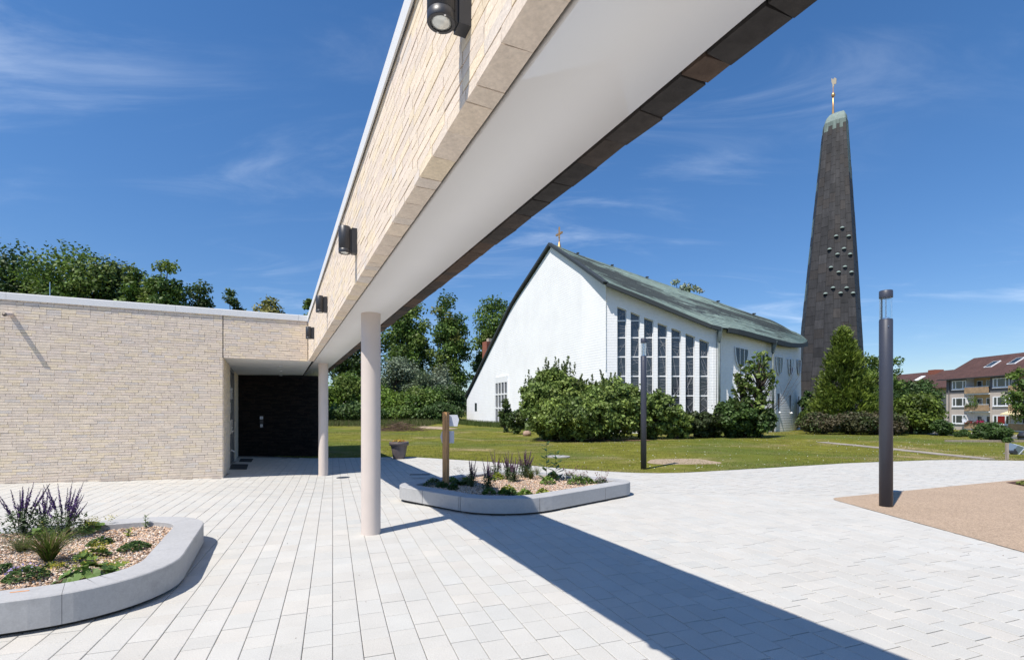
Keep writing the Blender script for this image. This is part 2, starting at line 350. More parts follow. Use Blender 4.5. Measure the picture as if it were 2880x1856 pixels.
ab = lambda a, b: WD*a+BD*b
PL_L = fillet([ab(-5.2, 4.67), ab(-.80, 4.67), ab(-.80, 7.62), ab(-5.2, 7.62)], [.5, .82, .78, .5], 10)
PL_C = fillet([(-.12, 7.13), (2.52, 9.52), (-.30, 11.45), (-2.25, 8.98)], [1.15, .42, .9, .52], 10)
BOUND = np.vstack([fillet([(5.80, 9.02), (5.80, -6), (16, -6), (16, 13.2)], [.35, .1, .1, .1], 6)])
o = mesh_obj('bound_gravel', [(*p, .007) for p in BOUND], [list(range(len(BOUND)))], M['bound'], kind='structure')
MULCH = [(10.86, 10.46), (10.94, 10.72), (11.02, 10.99), (13.0, 11.85), (15, 12.7), (15, 10.9), (13, 8.6), (11.2, 9.9)]
mesh_obj('bark_mulch', [(*p, .012) for p in MULCH], [list(range(len(MULCH)))], M['mulch'], kind='structure')

# pavers: rows of three stone lengths, the 300 largest in view as single stones
PD = A3(-.34196, .93971); PC = A3(.93971, .34196); ROW = .1915
bld = [fac(1.87), fac(9), fac(9)+BD*12, fac(0)+BD*12, fac(0)+BD*5.7, fac(1.97)+BD*6.0]
stones = []
for i in range(-85, 120):
    q = -9+random.random()*.3
    while q < 20:
        L = random.choice((.190, .285, .285, .238)); c = PC*(i+.5)*ROW+PD*(q+L/2); q += L
        if c[1] < -4.5 or abs(c[0]) > (max(c[1], 0)*1.13+5) or c[0] > 24: continue
        if c[1] > edge_y(c[0])+.35: continue
        if c[0] > 6.2 and c[1] < 9+.45*(c[0]-6.2)-.4: continue
        stones.append((c, L))
cc = np.array([s[0] for s in stones])
drop = inside(bld, cc[:, 0], cc[:, 1])
for pl in (PL_L, PL_C):
    ctr = pl.mean(0); drop |= inside(ctr+(pl-ctr)*.82, cc[:, 0], cc[:, 1])
stones = [s for s, d in zip(stones, drop) if not d]
def stone_geo(c, L, near):
    hg, hl = ROW/2-.0023, L/2-.0033
    base = np.array([[-1, -1], [1, -1], [1, 1], [-1, 1]], float)
    dz = random.uniform(-.0018, .0018); t = random.gauss(0, .018); w = random.gauss(0, .004)
    col = (.480*(1+t)+w, .468*(1+t), .435*(1+t)-w*.8)
    def ring(ins, z):
        k = base*np.array([hg-ins, hl-ins]); p = c+k[:, :1]*PC+k[:, 1:]*PD
        return np.column_stack([p, ground(p[:, 0], p[:, 1])+z+dz])
    if near:
        V = np.vstack([ring(.004, 0), ring(0, -.003), ring(0, -.02)]); m = 3
    else:
        V = np.vstack([ring(.001, 0), ring(0, -.02)]); m = 2
    F = [[0, 1, 2, 3]]+[[a*4+k, (a+1)*4+k, (a+1)*4+(k+1) % 4, a*4+(k+1) % 4] for a in range(m-1) for k in range(4)]
    return V, F, col
def seen(c):
    if c[1] < 2.6: return False
    u = CU+FPX*c[0]/c[1]; v = CV+FPX*EYE/c[1]
    return 0 < u < 2880 and v < 1850
order = sorted(range(len(stones)), key=lambda i: (0 if seen(stones[i][0]) else 1, np.hypot(*stones[i][0])))
single = set(order[:298]); rest = MB()
for i, (c, L) in enumerate(stones):
    V, F, col = stone_geo(c, L, c[1] < 9.5)
    if i in single: mesh_obj('paving_stone', V, F, M['paver'], paving, [col]*len(F))
    else: rest.add(V, F, col)
rest.build('paving_stones', M['paver'], paving, kind='stuff')

# ------------------------------------------------------------------ bricks
BR_L, BR_H, COURSE = .240, .0522, .0575
PALE = [(0.752, 0.632, 0.502), (0.731, 0.622, 0.507), (0.690, 0.604, 0.517), (0.779, 0.653, 0.481), (0.731, 0.617, 0.512), (0.705, 0.601, 0.496), (0.674, 0.601, 0.528), (0.763, 0.648, 0.512)]
DARK = [(.040, .035, .034), (.055, .046, .042), (.032, .030, .031), (.065, .050, .044)]
UNDER = [(.060, .048, .041), (.048, .041, .037), (.085, .058, .043), (.040, .036, .034)]
def brick_variant(L, depth, pal, rough=1.0):
    hx, hz = L/2-.0006, BR_H/2; j = lambda s: random.uniform(-s, s)*rough
    pr = abs(random.gauss(0, .0016))*rough                             # how far the face stands proud
    V = []
    for y in (0, depth):
        for sx, sz in ((-1, -1), (1, -1), (1, 1), (-1, 1)):
            V.append((sx*hx+j(.002), (-pr+j(.0014)) if y == 0 else depth, sz*hz+j(.0018)))
    col = pal[random.randrange(len(pal))]; k = random.uniform(.955, 1.045); col = tuple(c*k for c in col)
    F = [[0, 1, 2, 3], [0, 4, 5, 1], [1, 5, 6, 2], [2, 6, 7, 3], [3, 7, 4, 0], [7, 6, 5, 4]]
    me = make_mesh('brick', np.array(V), F, [col]*6)
    return me, np.array(V), F, col
VAR = {}
for key, pal, dep, mt, rg in (('pale', PALE, .05, 'brick', 1), ('dark', [tuple(c*.38 for c in q) for q in DARK], .05, 'dbrick2', 1), ('paleB', PALE, .122, 'brick', 1.1), ('darkB', UNDER, .122, 'dbrick', 2.6)):
    full = [brick_variant(BR_L, dep, pal, rg) for _ in range(40)]; half = [brick_variant(.115, dep, pal, rg) for _ in range(12)]
    for me, *_ in full+half: me.materials.append(M[mt])
    VAR[key] = (full, half, M[mt])
def lay(P, D, Nout, s0, s1, z0, rows, key, acc, bottom_key=None, skip=None):
    """courses of bricks along D from P; Nout = outward normal; appended to acc as (matrix, variant)"""
    D = np.asarray(D, float); Nout = np.asarray(Nout, float); D3 = A3(*D, 0); I3 = A3(*-Nout, 0)
    for r in range(rows):
        z = z0+(r+.5)*COURSE; full, half, m = VAR[bottom_key if (bottom_key and r == 0) else key]
        s = s0-random.choice((0, .06, .12, .18))
        while s < s1-.03:
            hf = random.random() < .17
            L = .1175 if hf else .2425
            c = s+L/2
            if s < s0: 
                L2 = s+L-s0
                if L2 < .05: s += L; continue
                sc = L2/L; c = s0+L2/2
            elif s+L > s1: sc = (s1-s)/L; c = (s+s1)/2
            else: sc = 1.
            s += L
            if skip and skip(c, z): continue
            vr = random.choice(half if hf else full)
            ro = random.gauss(0, .004)
            p = A3(*(np.asarray(P)+D*c), z)
            R = np.column_stack([D3*sc, I3, A3(0, 0, 1)]); rx = A3(0, 0, 1)*math.cos(ro)+D3*math.sin(ro)*-1
            R[:, 2] = rx; R[:, 0] = (D3*math.cos(ro)+A3(0, 0, 1)*math.sin(ro))*sc
            acc.append((R, p, vr, m))
def place_bricks(acc, root, nsingle=298, rest_name='brickwork'):
    def size(a):
        R, p, vr, m = a; d = p[1]
        if d < .3: return 1e9
        u = CU+FPX*p[0]/d; v = CV-FPX*(p[2]-EYE)/d
        if not (-5 < u < 2885 and -5 < v < 1860): return 1e9
        return np.linalg.norm(p-A3(0, 0, EYE))
    acc = sorted(acc, key=size); o0 = ORG[root.name]; rest = {}
    for i, (R, p, vr, m) in enumerate(acc):
        if i < nsingle:
            ob = bpy.data.objects.new('brick', vr[0]); COL.objects.link(ob); ob.parent = root
            Mx = Matrix.Identity(4)
            for a in range(3):
                for b in range(3): Mx[a][b] = R[a, b]
                Mx[a][3] = p[a]-o0[a]
            ob.matrix_local = Mx
        else:
            rest.setdefault(m.name, (m, MB()))[1].add(vr[1] @ R.T+p, vr[2], vr[3])
    for k, (m, mb) in rest.items(): mb.build(rest_name if 'pale' in k else 'dark_brickwork', m, root, kind='stuff')

# ------------------------------------------------------------------ brick building
TOP, LIN = 4.03, 2.875
RC0, RC1 = fac(1.87), A3(-9.83, 17.68)                                  # return wall of the porch, front corner and back corner
bwb = A3(*can(1.50, 0)); BW1 = RC1+WD*(1.50-float(NR @ RC1))            # far right end of the dark porch wall
bl = thing('brick_building', 'long low building of pale beige bricks with white metal roof edge and dark porch', 'building', A3(*fac(4), 0))
acc = []
OUTW = -BD
lay(KN, -WD, OUTW, 1.885, 7.2, LIN-51*COURSE, 51, 'pale', acc)
lay(KN, -WD, OUTW, 1.885, 7.2, LIN, 18, 'pale', acc)
lay(KN, -WD, OUTW, .008, 1.868, LIN, 18, 'pale', acc, bottom_key='paleB')
rd = (RC1-RC0); rl = np.linalg.norm(rd); rd = rd/rl; rn = A3(rd[1], -rd[0])
def rt(u): return float(np.linalg.norm(on_line(u, RC0, RC1)-RC0))
dA, dB = rt(647.5), rt(660.5)
lay(RC0, rd, rn, .004, dA-.04, LIN-51*COURSE, 51, 'pale', acc)
lay(RC0, rd, rn, dB+.04, rl, LIN-51*COURSE, 51, 'pale', acc)
place_bricks(acc, bl)
mb = MB()                                                               # masonry behind the bricks
def wallbox(mb, A, B, inn, th, z0, z1, back=.045):
    A, B, inn = [np.asarray(q, float) for q in (A, B, inn)]
    a, b = A+inn*back, B+inn*back
    mb.prism([A3(*a, z0), A3(*b, z0), A3(*b, z1), A3(*a, z1)], A3(*(inn*th), 0))
F0 = 0.035
wallbox(mb, fac(1.878), fac(9), BD, .30, -.3, 3.89, F0); mb.build('wall', M['mortar'], bl); mb = MB()
wallbox(mb, RC0+rd*.09, RC0+rd*(dA-.04), -rn, .30, -.3, LIN+.02, F0); mb.build('porch_wall', M['mortar'], bl); mb = MB()
wallbox(mb, RC0+rd*(dB+.04), RC1, -rn, .30, -.3, LIN+.02, F0)
mb.build('porch_wall', M['mortar'], bl)
mb = MB(); wallbox(mb, fac(.0), fac(1.86), BD, .25, LIN+.03, 3.89, F0); mb.build('lintel', M['mortar'], bl)
mb = MB(); mb.box(A3(*fac(1.876, -.012), (LIN+3.88)/2), .006, .015, .5, A3(*WD, 0), A3(*BD, 0)); mb.build('expansion_joint', M['gap'], bl)
acc = []
lay(RC1, WD, -BD, .0, 2.80, LIN-.02-52*COURSE, 52, 'dark', acc)         # dark porch wall and the flank behind it
lay(BW1, BD, NR, 0., 3.0, LIN-52*COURSE, 69, 'dark', acc)
db = thing('dark_porch_wall', 'black brick wall at the back of the shaded porch', 'wall', A3(*RC1, 0))
place_bricks(acc, db, 298)
mb = MB(); wallbox(mb, RC1-WD*.3, BW1-WD*.05, BD, .30, -.3, 3.80, F0); mb.build('wall', M['dmortar'], db); mb = MB(); wallbox(mb, BW1, BW1+BD*3.0, -NR, .3, -.3, 3.86, F0); mb.build('side_wall', M['dmortar'], db); mb = MB()
wallbox(mb, BW1+BD*3.0, BW1+BD*3.0-WD*9, -BD, .3, -.3, 3.86, 0)
mb.build('rear_wall', M['dmortar'], db)
# ceiling of the porch, roof deck, coping panels
mb = MB(); e = fac(-.82)
mb.prism([A3(*(RC0-WD*.6+BD*.115), LIN+.012), A3(*(KN+WD*.10+BD*.115), LIN+.012), A3(*can(.80, 5.5), LIN+.012), A3(*(RC1-WD*.6+BD*.03), LIN+.012)], (0, 0, .06))
ceil = mb.build('ceiling', M['soffit'], bl)
for u, v in ((789, 1028.8), (789.5, 1043.5), (790, 1055)):
    d = (LIN+.012-EYE)*FPX/(CV-v); p = P2(u, d); mb = MB()
    mb.lathe(A3(*p, LIN-.004), [(.045, .015), (.045, 0), (.052, 0), (.052, .015)], 16); dl = mb.build('downlight', M['white'], ceil)
mb = MB(); mb.prism([A3(*fac(0, -.25), 3.78), A3(*fac(9, -.25), 3.78), A3(*(fac(9)+BD*9.2), 3.78), A3(*(fac(-.7)+BD*9.2), 3.78), A3(*(fac(-.7)+BD*.3), 3.78)], (0, 0, .06)); mb.build('roof', M['gap'], bl)
s0 = 0.0
for L in (.22, 2.6, 2.9, 3.0):
    a, b = s0+.002, s0+L-.002; s0 += L; mb = MB()
    prof = [(.028, 3.882), (.028, 4.012), (.022, TOP), (-.34, TOP+.004), (-.34, 3.98), (.016, 3.98), (.016, 3.882)]
    pts = [fac(a, o_, z_) for o_, z_ in prof]
    mb.prism(pts, A3(*(-WD*(b-a)), 0)); mb.build('coping_panel', M['coping'], bl)
# glazed door in the return wall
mb = MB(); q0, q1 = RC0+rd*dA, RC0+rd*dB; inn = -rn
mb.prism([A3(*(q0+inn*.06), -.1), A3(*(q1+inn*.06), -.1), A3(*(q1+inn*.06), LIN), A3(*(q0+inn*.06), LIN)], A3(*(inn*.03), 0)); door = mb.build('door', M['doorglass'], bl)
mb = MB()
for k in (0., .35, 1.):
    c = q0+(q1-q0)*k+inn*.045; mb.box(A3(*c, 1.40), .035, .03, 1.47, A3(*rd, 0), A3(*rn, 0))
for z in (2.25, LIN-.04, .04): mb.beam(A3(*(q0+inn*.045), z), A3(*(q1+inn*.045), z), .058, .07)
mb.build('door_frame', M['doorframe'], door)
mb = MB(); hz = q0+(q1-q0)*.40+rn*.05
mb.beam(A3(*hz, 1.0), A3(*(hz+rd*.14), 1.0), .02, .02); mb.beam(A3(*(hz-rn*.1), 1.0), A3(*hz, 1.0), .02, .02); mb.build('handle', M['chrome'], door, kind='stuff')
for z0, z1, k in ((1.95, 2.35, .0), (1.95, 2.3, .36), (1.55, 1.85, .0), (.95, 1.35, .0), (.95, 1.35, .36)):
    c = q0+(q1-q0)*k+inn*.005; mb = MB(); mb.beam(A3(*c, z0), A3(*c, z1), .03, .03, up=A3(*rn, 0)); mb.build('pull_bar', M['chrome'], door)
# rain spout, lightning rod
sp = fac(5.647, 0); mb = MB(); w0 = A3(*sp, 3.585); w1 = A3(*fac(5.66, .245), 3.545); w2 = A3(*fac(5.65, -.04), 3.587)
mb.tube([w2, w0, w1], [.043, .043, .043], 16, cap=False); mb.tube([w1, w1-(w1-w0)*.5], [.037, .037], 16); sp_o = mb.build('drain_spout', M['column'], bl, smooth=True)
mb = MB(); mb.lathe(w1+(w0-w1)*.04-A3(0, 0, 0), [(0.0, 0)], 3) if False else mb.tube([w1, w1+(w0-w1)*.03], [.036, .036], 16); mb.build('spout_opening', M['gap'], sp_o)
mb = MB(); rp = fac(5.2, -.5, 3.8); mb.tube([rp, rp+A3(0, 0, .62)], .008, 6); mb.build('lightning_rod', M['chrome'], bl)

# ------------------------------------------------------------------ canopy on columns
OF, OB, T0, T1 = .698, 1.507, -20.5, 5.6
cp = thing('brick_canopy', 'long covered walkway roof faced in pale bricks with white soffit on round columns', 'canopy', A3(*can(1.1, -7), 0))
acc = []
P0 = can(OF, 0)
lay(P0, -BD, -NR, .008, 20.45, LIN-.005, 18, 'pale', acc, bottom_key='paleB')
lay(can(OB, 0), -BD, NR, -5.6, 20.45, LIN-.005, 18, 'dark', acc, bottom_key='darkB')
place_bricks([a for a in acc if 'pale' in a[3].name or a[1][2] < LIN+COURSE], cp, 298)
mb = MB(); [mb.add(vr[1] @ R.T+p, vr[2], vr[3]) for R, p, vr, m in acc if 'pale' not in m.name and p[2] >= LIN+COURSE]
mb.build('dark_facing', M['dbrick'], cp, kind='stuff')
mb = MB(); mb.prism([can(OF+.035, T0, LIN+.045), can(OF+.035, -.0, LIN+.045), can(OF+.035, -.0, 3.93), can(OF+.035, T0, 3.93)], A3(*(NR*.07), 0)); mb.build('fascia_core', M['mortar'], cp)
mb = MB(); mb.prism([can(OB-.035, T0, LIN+.05), can(OB-.035, T1, LIN+.05), can(OB-.035, T1, 3.78), can(OB-.035, T0, 3.78)], A3(*(-NR*.07), 0)); mb.build('back_core', M['dmortar'], cp)
mb = MB(); mb.prism([can(OF+.848, T0, 0)*0+can(.846, T0, LIN), can(1.368, T0, LIN), can(1.368, T1, LIN), can(.846, T1, LIN)], (0, 0, .05)); mb.build('soffit', M['soffit'], cp)
mb = MB(); mb.prism([can(.80, T0, LIN+.052), can(1.42, T0, LIN+.052), can(1.42, T1, LIN+.052), can(.80, T1, LIN+.052)], (0, 0, .03)); mb.build('shadow_gap', M['gap'], cp)
mb = MB(); mb.prism([can(OF+.1, T0, 3.74), can(OB-.02, T0, 3.74), can(OB-.02, T1, 3.74), can(OF+.1, T1, 3.74)], (0, 0, .05)); mb.build('roof_deck', M['gap'], cp)
s0 = 0.0
for L in (2.9, 3.0, 3.0, 3.0, 3.0, 3.0, 2.6):
    a, b = -s0-.002, -s0-L+.002; s0 += L
    if s0 == L: a = -.034
    mb = MB(); prof = [(-.028, 3.882), (-.028, 4.012), (-.022, TOP), (.32, TOP+.004), (.32, 3.98), (-.016, 3.98), (-.016, 3.882)]
    mb.prism([can(OF+o_, a, z_) for o_, z_ in prof], A3(*(BD*(b-a)), 0)); mb.build('coping_panel', M['coping'], cp)
s0 = -5.6
for L in (3.2, 3, 3, 3, 3, 3, 3, 3, 2):
    a, b = -s0-.002, -s0-L+.002; s0 += L; mb = MB()
    mb.prism([can(OB-.30, a, 3.82), can(OB+.028, a, 3.80), can(OB+.028, a, 3.68), can(OB+.012, a, 3.68), can(OB+.012, a, 3.78), can(OB-.30, a, 3.79)], A3(*(BD*(b-a)), 0)); mb.build('coping_panel', M['coping'], cp)
for t in (.56, -6.95, -14.5):
    c = can(1.10, t); mb = MB(); mb.lathe(A3(*c, 0), [(.1235, float(ground(*c))-.05), (.1235, LIN+.002)], 40); mb.build('column', M['column'], cp, smooth=False)
    for p in cp.children[-1].data.polygons: p.use_smooth = len(p.vertices) == 4

# wall lamps under the coping
LL = ['black wall lamp at top edge of photo, largest of four on the brick fascia',
      'black wall lamp second along fascia, below the huge one at photo top',
      'small black wall lamp third along fascia, halfway towards inner brick corner',
      'smallest black wall lamp, in the corner where fascia meets the building wall']
for k, d in enumerate((1.97, 4.80, 7.66, 10.46)):
    r = (OF/d-NR[1])/NR[0]; q = A3(r*d, d); tt = float(BD @ q)-B0+.03
    base = can(OF, tt, 3.135); t_ = thing('wall_lamp', LL[k], 'wall lamp', base, 'wall lamps along the canopy fascia')
    mb = MB(); mb.box(can(OF-.026, tt, 3.255), .026, .036, .122, A3(*NR, 0), A3(*BD, 0)); mb.box(can(OF-.058, tt, 3.255), .012, .026, .115, A3(*NR, 0), A3(*BD, 0)); mb.build('bracket', M['lampblack'], t_)
    ax = can(OF-.115, tt)
    mb = MB(); mb.lathe(A3(*ax, 3.13), [(.041, .012), (.043, .0), (.0545, .0), (.056, .003), (.056, .036), (.0545, .037), (.0545, .040), (.056, .041), (.056, .252), (.052, .256)], 32); mb.build('lamp_body', M['lampblack'], t_, smooth=False)
    for p in t_.children[-1].data.polygons: p.use_smooth = len(p.vertices) == 4 and p.area > .0002
    mb = MB(); mb.lathe(A3(*ax, 3.131), [(.0425, .003), (.030, .0012), (.004, .0005)], 24); mb.build('lens', M['lens'], t_, smooth=True)
    mb = MB()
    for sg in (-1, 1):
        for dirv in (BD,): mb.lathe(A3(*(ax+dirv*sg*.049), 3.1285), [(.0045, 0), (.0045, .003)], 10)
    mb.build('screw', M['chrome'], t_)

# ------------------------------------------------------------------ porch details
def small(name, label, cat, loc, group=None): return thing(name, label, cat, loc, group)
c = onw(735.5, 1186, RC1, BW1); f2 = c[:2]-BD*.0
t_ = small('intercom_panel', 'slim black intercom panel with two white labels on dark porch wall', 'intercom', A3(*f2, c[2]))
mb = MB(); mb.box(A3(*(f2-BD*.02), c[2]), .055, .014, .22, A3(*WD, 0), A3(*BD, 0)); mb.build('panel', M['lampblack'], t_)
for v, w, h in ((1174.6, .05, .048), (1196.6, .038, .048)):
    mb = MB(); mb.box(A3(*(f2-BD*.038), zat(v, f2[1])), w, .004, h, A3(*WD, 0), A3(*BD, 0)); lb = mb.build('label_plate', M['white'], t_)
    mb = MB(); mb.box(A3(*(f2-BD*.044), zat(v, f2[1])), w*.55, .002, h*.3, A3(*WD, 0), A3(*BD, 0)); mb.build('print', M['steel'], lb)
for kk, (lab, pts) in enumerate((('dark grey doormat nearer the sunlit paving beside the porch door', [(-7.80, 13.50), (-7.36, 13.66), (-8.02, 14.98), (-8.46, 14.82)]), ('dark doormat deeper in the porch, against the black wall', [(-8.62, 15.55), (-8.30, 15.68), (-8.80, 16.75), (-9.15, 16.6)]))):
    pts = np.array(pts); z = ground(pts[:, 0], pts[:, 1])+.003; t_ = mesh_obj('doormat', *(lambda V: (V, [[3, 2, 1, 0], [4, 5, 6, 7]]+[[i, (i+1) % 4, 4+(i+1) % 4, 4+i] for i in range(4)]))(np.vstack([np.column_stack([pts, z]), np.column_stack([pts, z+.006])])), M['grey'], origin=A3(*pts.mean(0), 0)); tag(t_, lab, 'doormat', 'doormats in the porch')
p = RC0+rd*rt(643.5); t_ = small('water_tap', 'small chrome outdoor tap on the porch return wall by the door', 'tap', A3(*p, .52))
mb = MB(); q = A3(*p, .52); o3 = A3(*rn, 0); mb.tube([q-o3*.02, q+o3*.10, q+o3*.13-A3(0, 0, .05)], .012, 8); mb.build('spout', M['chrome'], t_, smooth=True)
mb = MB(); mb.beam(q+o3*.07+A3(0, 0, .03)-A3(*rd, 0)*.05, q+o3*.07+A3(0, 0, .03)+A3(*rd, 0)*.05, .012, .012); mb.lathe(q+o3*.07, [(.012, 0), (.008, .03)], 8); mb.build('handle', M['chrome'], t_)
def disc_thing(name, label, cat, c, r, m, h=.004, n=28, inner=None):
    mb = MB(); z = float(ground(*c)); mb.lathe(A3(*c, z), [(r, -.004), (r, h), (r*.96, h+.002)], n); o = mb.build(name, m, origin=A3(*c, z)); return tag(o, label, cat)
disc_thing('floor_drain', 'dark round drain cover in paving behind the farther column', 'drain', A3(-4.38, 12.78), .17, M['lampblack'])
g0 = P2(1181, 1.6*FPX/(1334.5-CV)); mb = MB()
for k in range(9): mb.box(A3(*(g0+A3(-.22+.055*k, 0)), .006), .017, .05, .004)
mb.box(A3(*g0, .003), .25, .06, .003); tag(mb.build('drain_grate', M['gap'], origin=A3(*g0, 0)), 'narrow dark slot drain in shaded paving left of the central planter', 'drain')

# ------------------------------------------------------------------ planters
def planter(name, label, loop, splits, zt=.26, th=.30, gp_=.002):
    n = len(loop); ctr = loop.mean(0); root = thing(name, label, 'planter', A3(*ctr, 0))
    # dense resample
    L = np.r_[loop, loop[:1]]; seg = np.linalg.norm(np.diff(L, axis=0), axis=1); s = np.r_[0, np.cumsum(seg)]; tot = s[-1]
    def at(q): q = q % tot; return A3(np.interp(q, s, L[:, 0]), np.interp(q, s, L[:, 1]))
    def nrm(q): d = at(q+.02)-at(q-.02); d /= np.linalg.norm(d); return A3(-d[1], d[0])      # loops run counter-clockwise: inward normal
    qs = sorted(splits)
    for i, a in enumerate(qs):
        b = qs[(i+1) % len(qs)]+(tot if i+1 == len(qs) else 0)
        st = np.linspace(a+gp_, b-gp_, max(3, int((b-a)/.03)))
        prof = [(.0, .035), (.0, zt-.008), (.008, zt), (th-.006, zt), (th, zt-.006), (th, .06)]
        V, F = [], []
        for q in st:
            p, nn = at(q), nrm(q)
            for o_, z_ in prof: V.append(A3(*(p+nn*o_), z_))
        k = len(prof); m = len(st)
        F = [[j*k+c, (j+1)*k+c, (j+1)*k+(c+1) % k, j*k+(c+1) % k] for j in range(m-1) for c in range(k)]+[list(range(k)), [(m-1)*k+c for c in range(k)][::-1]]
        mb = MB(); mb.add(V, F); mb.build('planter_segment', M['concrete'], root)
    mb = MB(); inn = np.array([at(q)+nrm(q)*.06 for q in np.linspace(0, tot, 120, endpoint=False)]); mb.prism([A3(*p, -.02) for p in inn], (0, 0, .075)); mb.build('plinth', M['plinth'], root)
    inn = np.array([at(q)+nrm(q)*(th-.02) for q in np.linspace(0, tot, 120, endpoint=False)])
    return root, inn
pl_left, IN_L = planter('planter', 'pale concrete planter with rounded corners at lower left, purple spikes in gravel', PL_L, [4.05, 5.42, 8.6, 10.6, 13.5, 1.2], gp_=.0014)
pl_mid, IN_C = planter('planter', 'pale concrete planter around the timber signpost beyond the columns', PL_C, [.1, 1.42, 3.05, 4.75, 5.7, 8.1, 9.8, 10.9, 11.8], gp_=.005)
mb = MB(); oc = P3(110, 1656, 3.79); mb.box(A3(-3.66, 3.66, .262), .055, .006, .0012, A3(.93, .36, 0), A3(-.36, .93, 0)); tag(mb.build('orange_mark', M['orange'], origin=A3(-3.66, 3.66, .26)), 'thin orange mark on top of the lower left planter rim', 'mark')
PEB = np.array([(.64, .48, .34), (.54, .33, .19), (.72, .64, .55), (.36, .30, .26), (.58, .38, .24), (.68, .56, .43), (.25, .21, .19), (.60, .44, .34)])
def gravel(name, label, poly, n, size, zc, mound):
    lo, hi = poly.min(0), poly.max(0); pts = np.empty((0, 2))
    while len(pts) < n:
        q = RNG.uniform(lo, hi, (n, 2)); pts = np.vstack([pts, q[inside(poly, q[:, 0], q[:, 1])]])
    pts = pts[:n]; bump = mound(pts)
    sz = size*RNG.uniform(.6, 1.35, n); base = np.array([(1, 0, 0), (0, 1, 0), (-1, 0, 0), (0, -1, 0), (0, 0, 1), (0, 0, -1)], float)
    V = base[None]*np.stack([sz*RNG.uniform(.7, 1.2, n), sz*RNG.uniform(.6, 1., n), sz*RNG.uniform(.45, .7, n)], 1)[:, None, :]
    V += RNG.normal(0, 1, V.shape)*size*.14
    a = RNG.uniform(0, 6.28, n); ca, sa = np.cos(a)[:, None], np.sin(a)[:, None]
    x = V[..., 0]*ca-V[..., 1]*sa; y = V[..., 0]*sa+V[..., 1]*ca
    tl = RNG.normal(0, .35, (n, 1)); z = V[..., 2]+x*tl
    V = np.stack([x+pts[:, :1], y+pts[:, 1:], z+(zc+bump+RNG.uniform(0, size*.55, n))[:, None]], -1).reshape(-1, 3)
    T = np.array([(0, 1, 4), (1, 2, 4), (2, 3, 4), (3, 0, 4), (1, 0, 5), (2, 1, 5), (3, 2, 5), (0, 3, 5)])
    F = (np.arange(n)[:, None, None]*6+T[None]).reshape(-1, 3)
    col = PEB[RNG.integers(0, len(PEB), n)]*RNG.uniform(.8, 1.2, (n, 1))
    o = mesh_obj(name, V, F, M['pebble'], None, np.repeat(col, 8, 0), False, kind='stuff'); o['label'] = label; return o
mdL = lambda p: .03*np.sin(p[:, 0]*3.1)*np.cos(p[:, 1]*2.3)+.02
mdC = lambda p: .03*np.sin(p[:, 0]*1.7+1)*np.cos(p[:, 1]*1.9)+.015
def bed(poly, md, zc, par):
    xs = np.linspace(poly[:, 0].min(), poly[:, 0].max(), 40); ys = np.linspace(poly[:, 1].min(), poly[:, 1].max(), 40)
    c = poly.mean(0); R = np.linspace(0, 1, 12); V = []; F = []; n = len(poly)
    for r in R: V += [A3(*(c+(p-c)*r), 0) for p in poly]
    V = np.array(V); V[:, 2] = zc+md(V[:, :2])-.006
    F = [[i*n+k, i*n+(k+1) % n, (i+1)*n+(k+1) % n, (i+1)*n+k] for i in range(len(R)-1) for k in range(n)]
    mesh_obj('soil', V, F, M['gravelbed'], par)
bed(IN_L, mdL, .185, pl_left); bed(IN_C, mdC, .185, pl_mid)
vis = np.array([p for p in IN_L if True])
gravel('gravel', 'tan and orange gravel filling the lower left planter', IN_L, 26000, .0125, .187, mdL)
gravel('gravel', 'tan gravel filling the central planter', IN_C, 17000, .0115, .187, mdC)
GZ_L = lambda x, y: .19+float(mdL(np.array([[x, y]]))[0]); GZ_C = lambda x, y: .19+float(mdC(np.array([[x, y]]))[0])
# ------------------------------------------------------------------ church
D0 = 35.7
C0, C1, G1, G2 = P2(1705, D0), P2(2020, 35.3), P2(1636, 1.0782*D0), P2(1313, 1.95*D0)
ch = thing('church', 'white painted brick church with green copper roof and tall narrow windows', 'church', A3(*((C0+C1)/2), 0))
gdir = (G2-G1)/np.linalg.norm(G2-G1); gout = A3(gdir[1], -gdir[0]); gout = gout if gout[1] < 0 else -gout
g2d = (G1-C0)/np.linalg.norm(G1-C0); g2o = A3(g2d[1], -g2d[0]); g2o = g2o if g2o[1] < 0 else -g2o
def G(u, v): return onw(u, v, G1, G2) if u <= 1636 else onw(u, v, C0, G1)
def base3(p, z=-.25): return A3(p[0], p[1], z)
mb = MB(); pk = [G(u, v) for u, v in ((1636, 753), (1551, 694), (1500, 773), (1443, 860), (1380, 985), (1313, 1122))]
mb.prism(pk+[base3(pk[-1]), base3(pk[0])], A3(*(-gout*.4), 0)); mb.build('gable_wall', M['cwall'], ch)
mb = MB(); a, b = G(1705, 803), onw(1636, 753, C0, G1); mb.prism([a, b, base3(b), base3(a)], A3(*(-g2o*.4), 0)); mb.build('gable_wall', M['cwall'], ch)
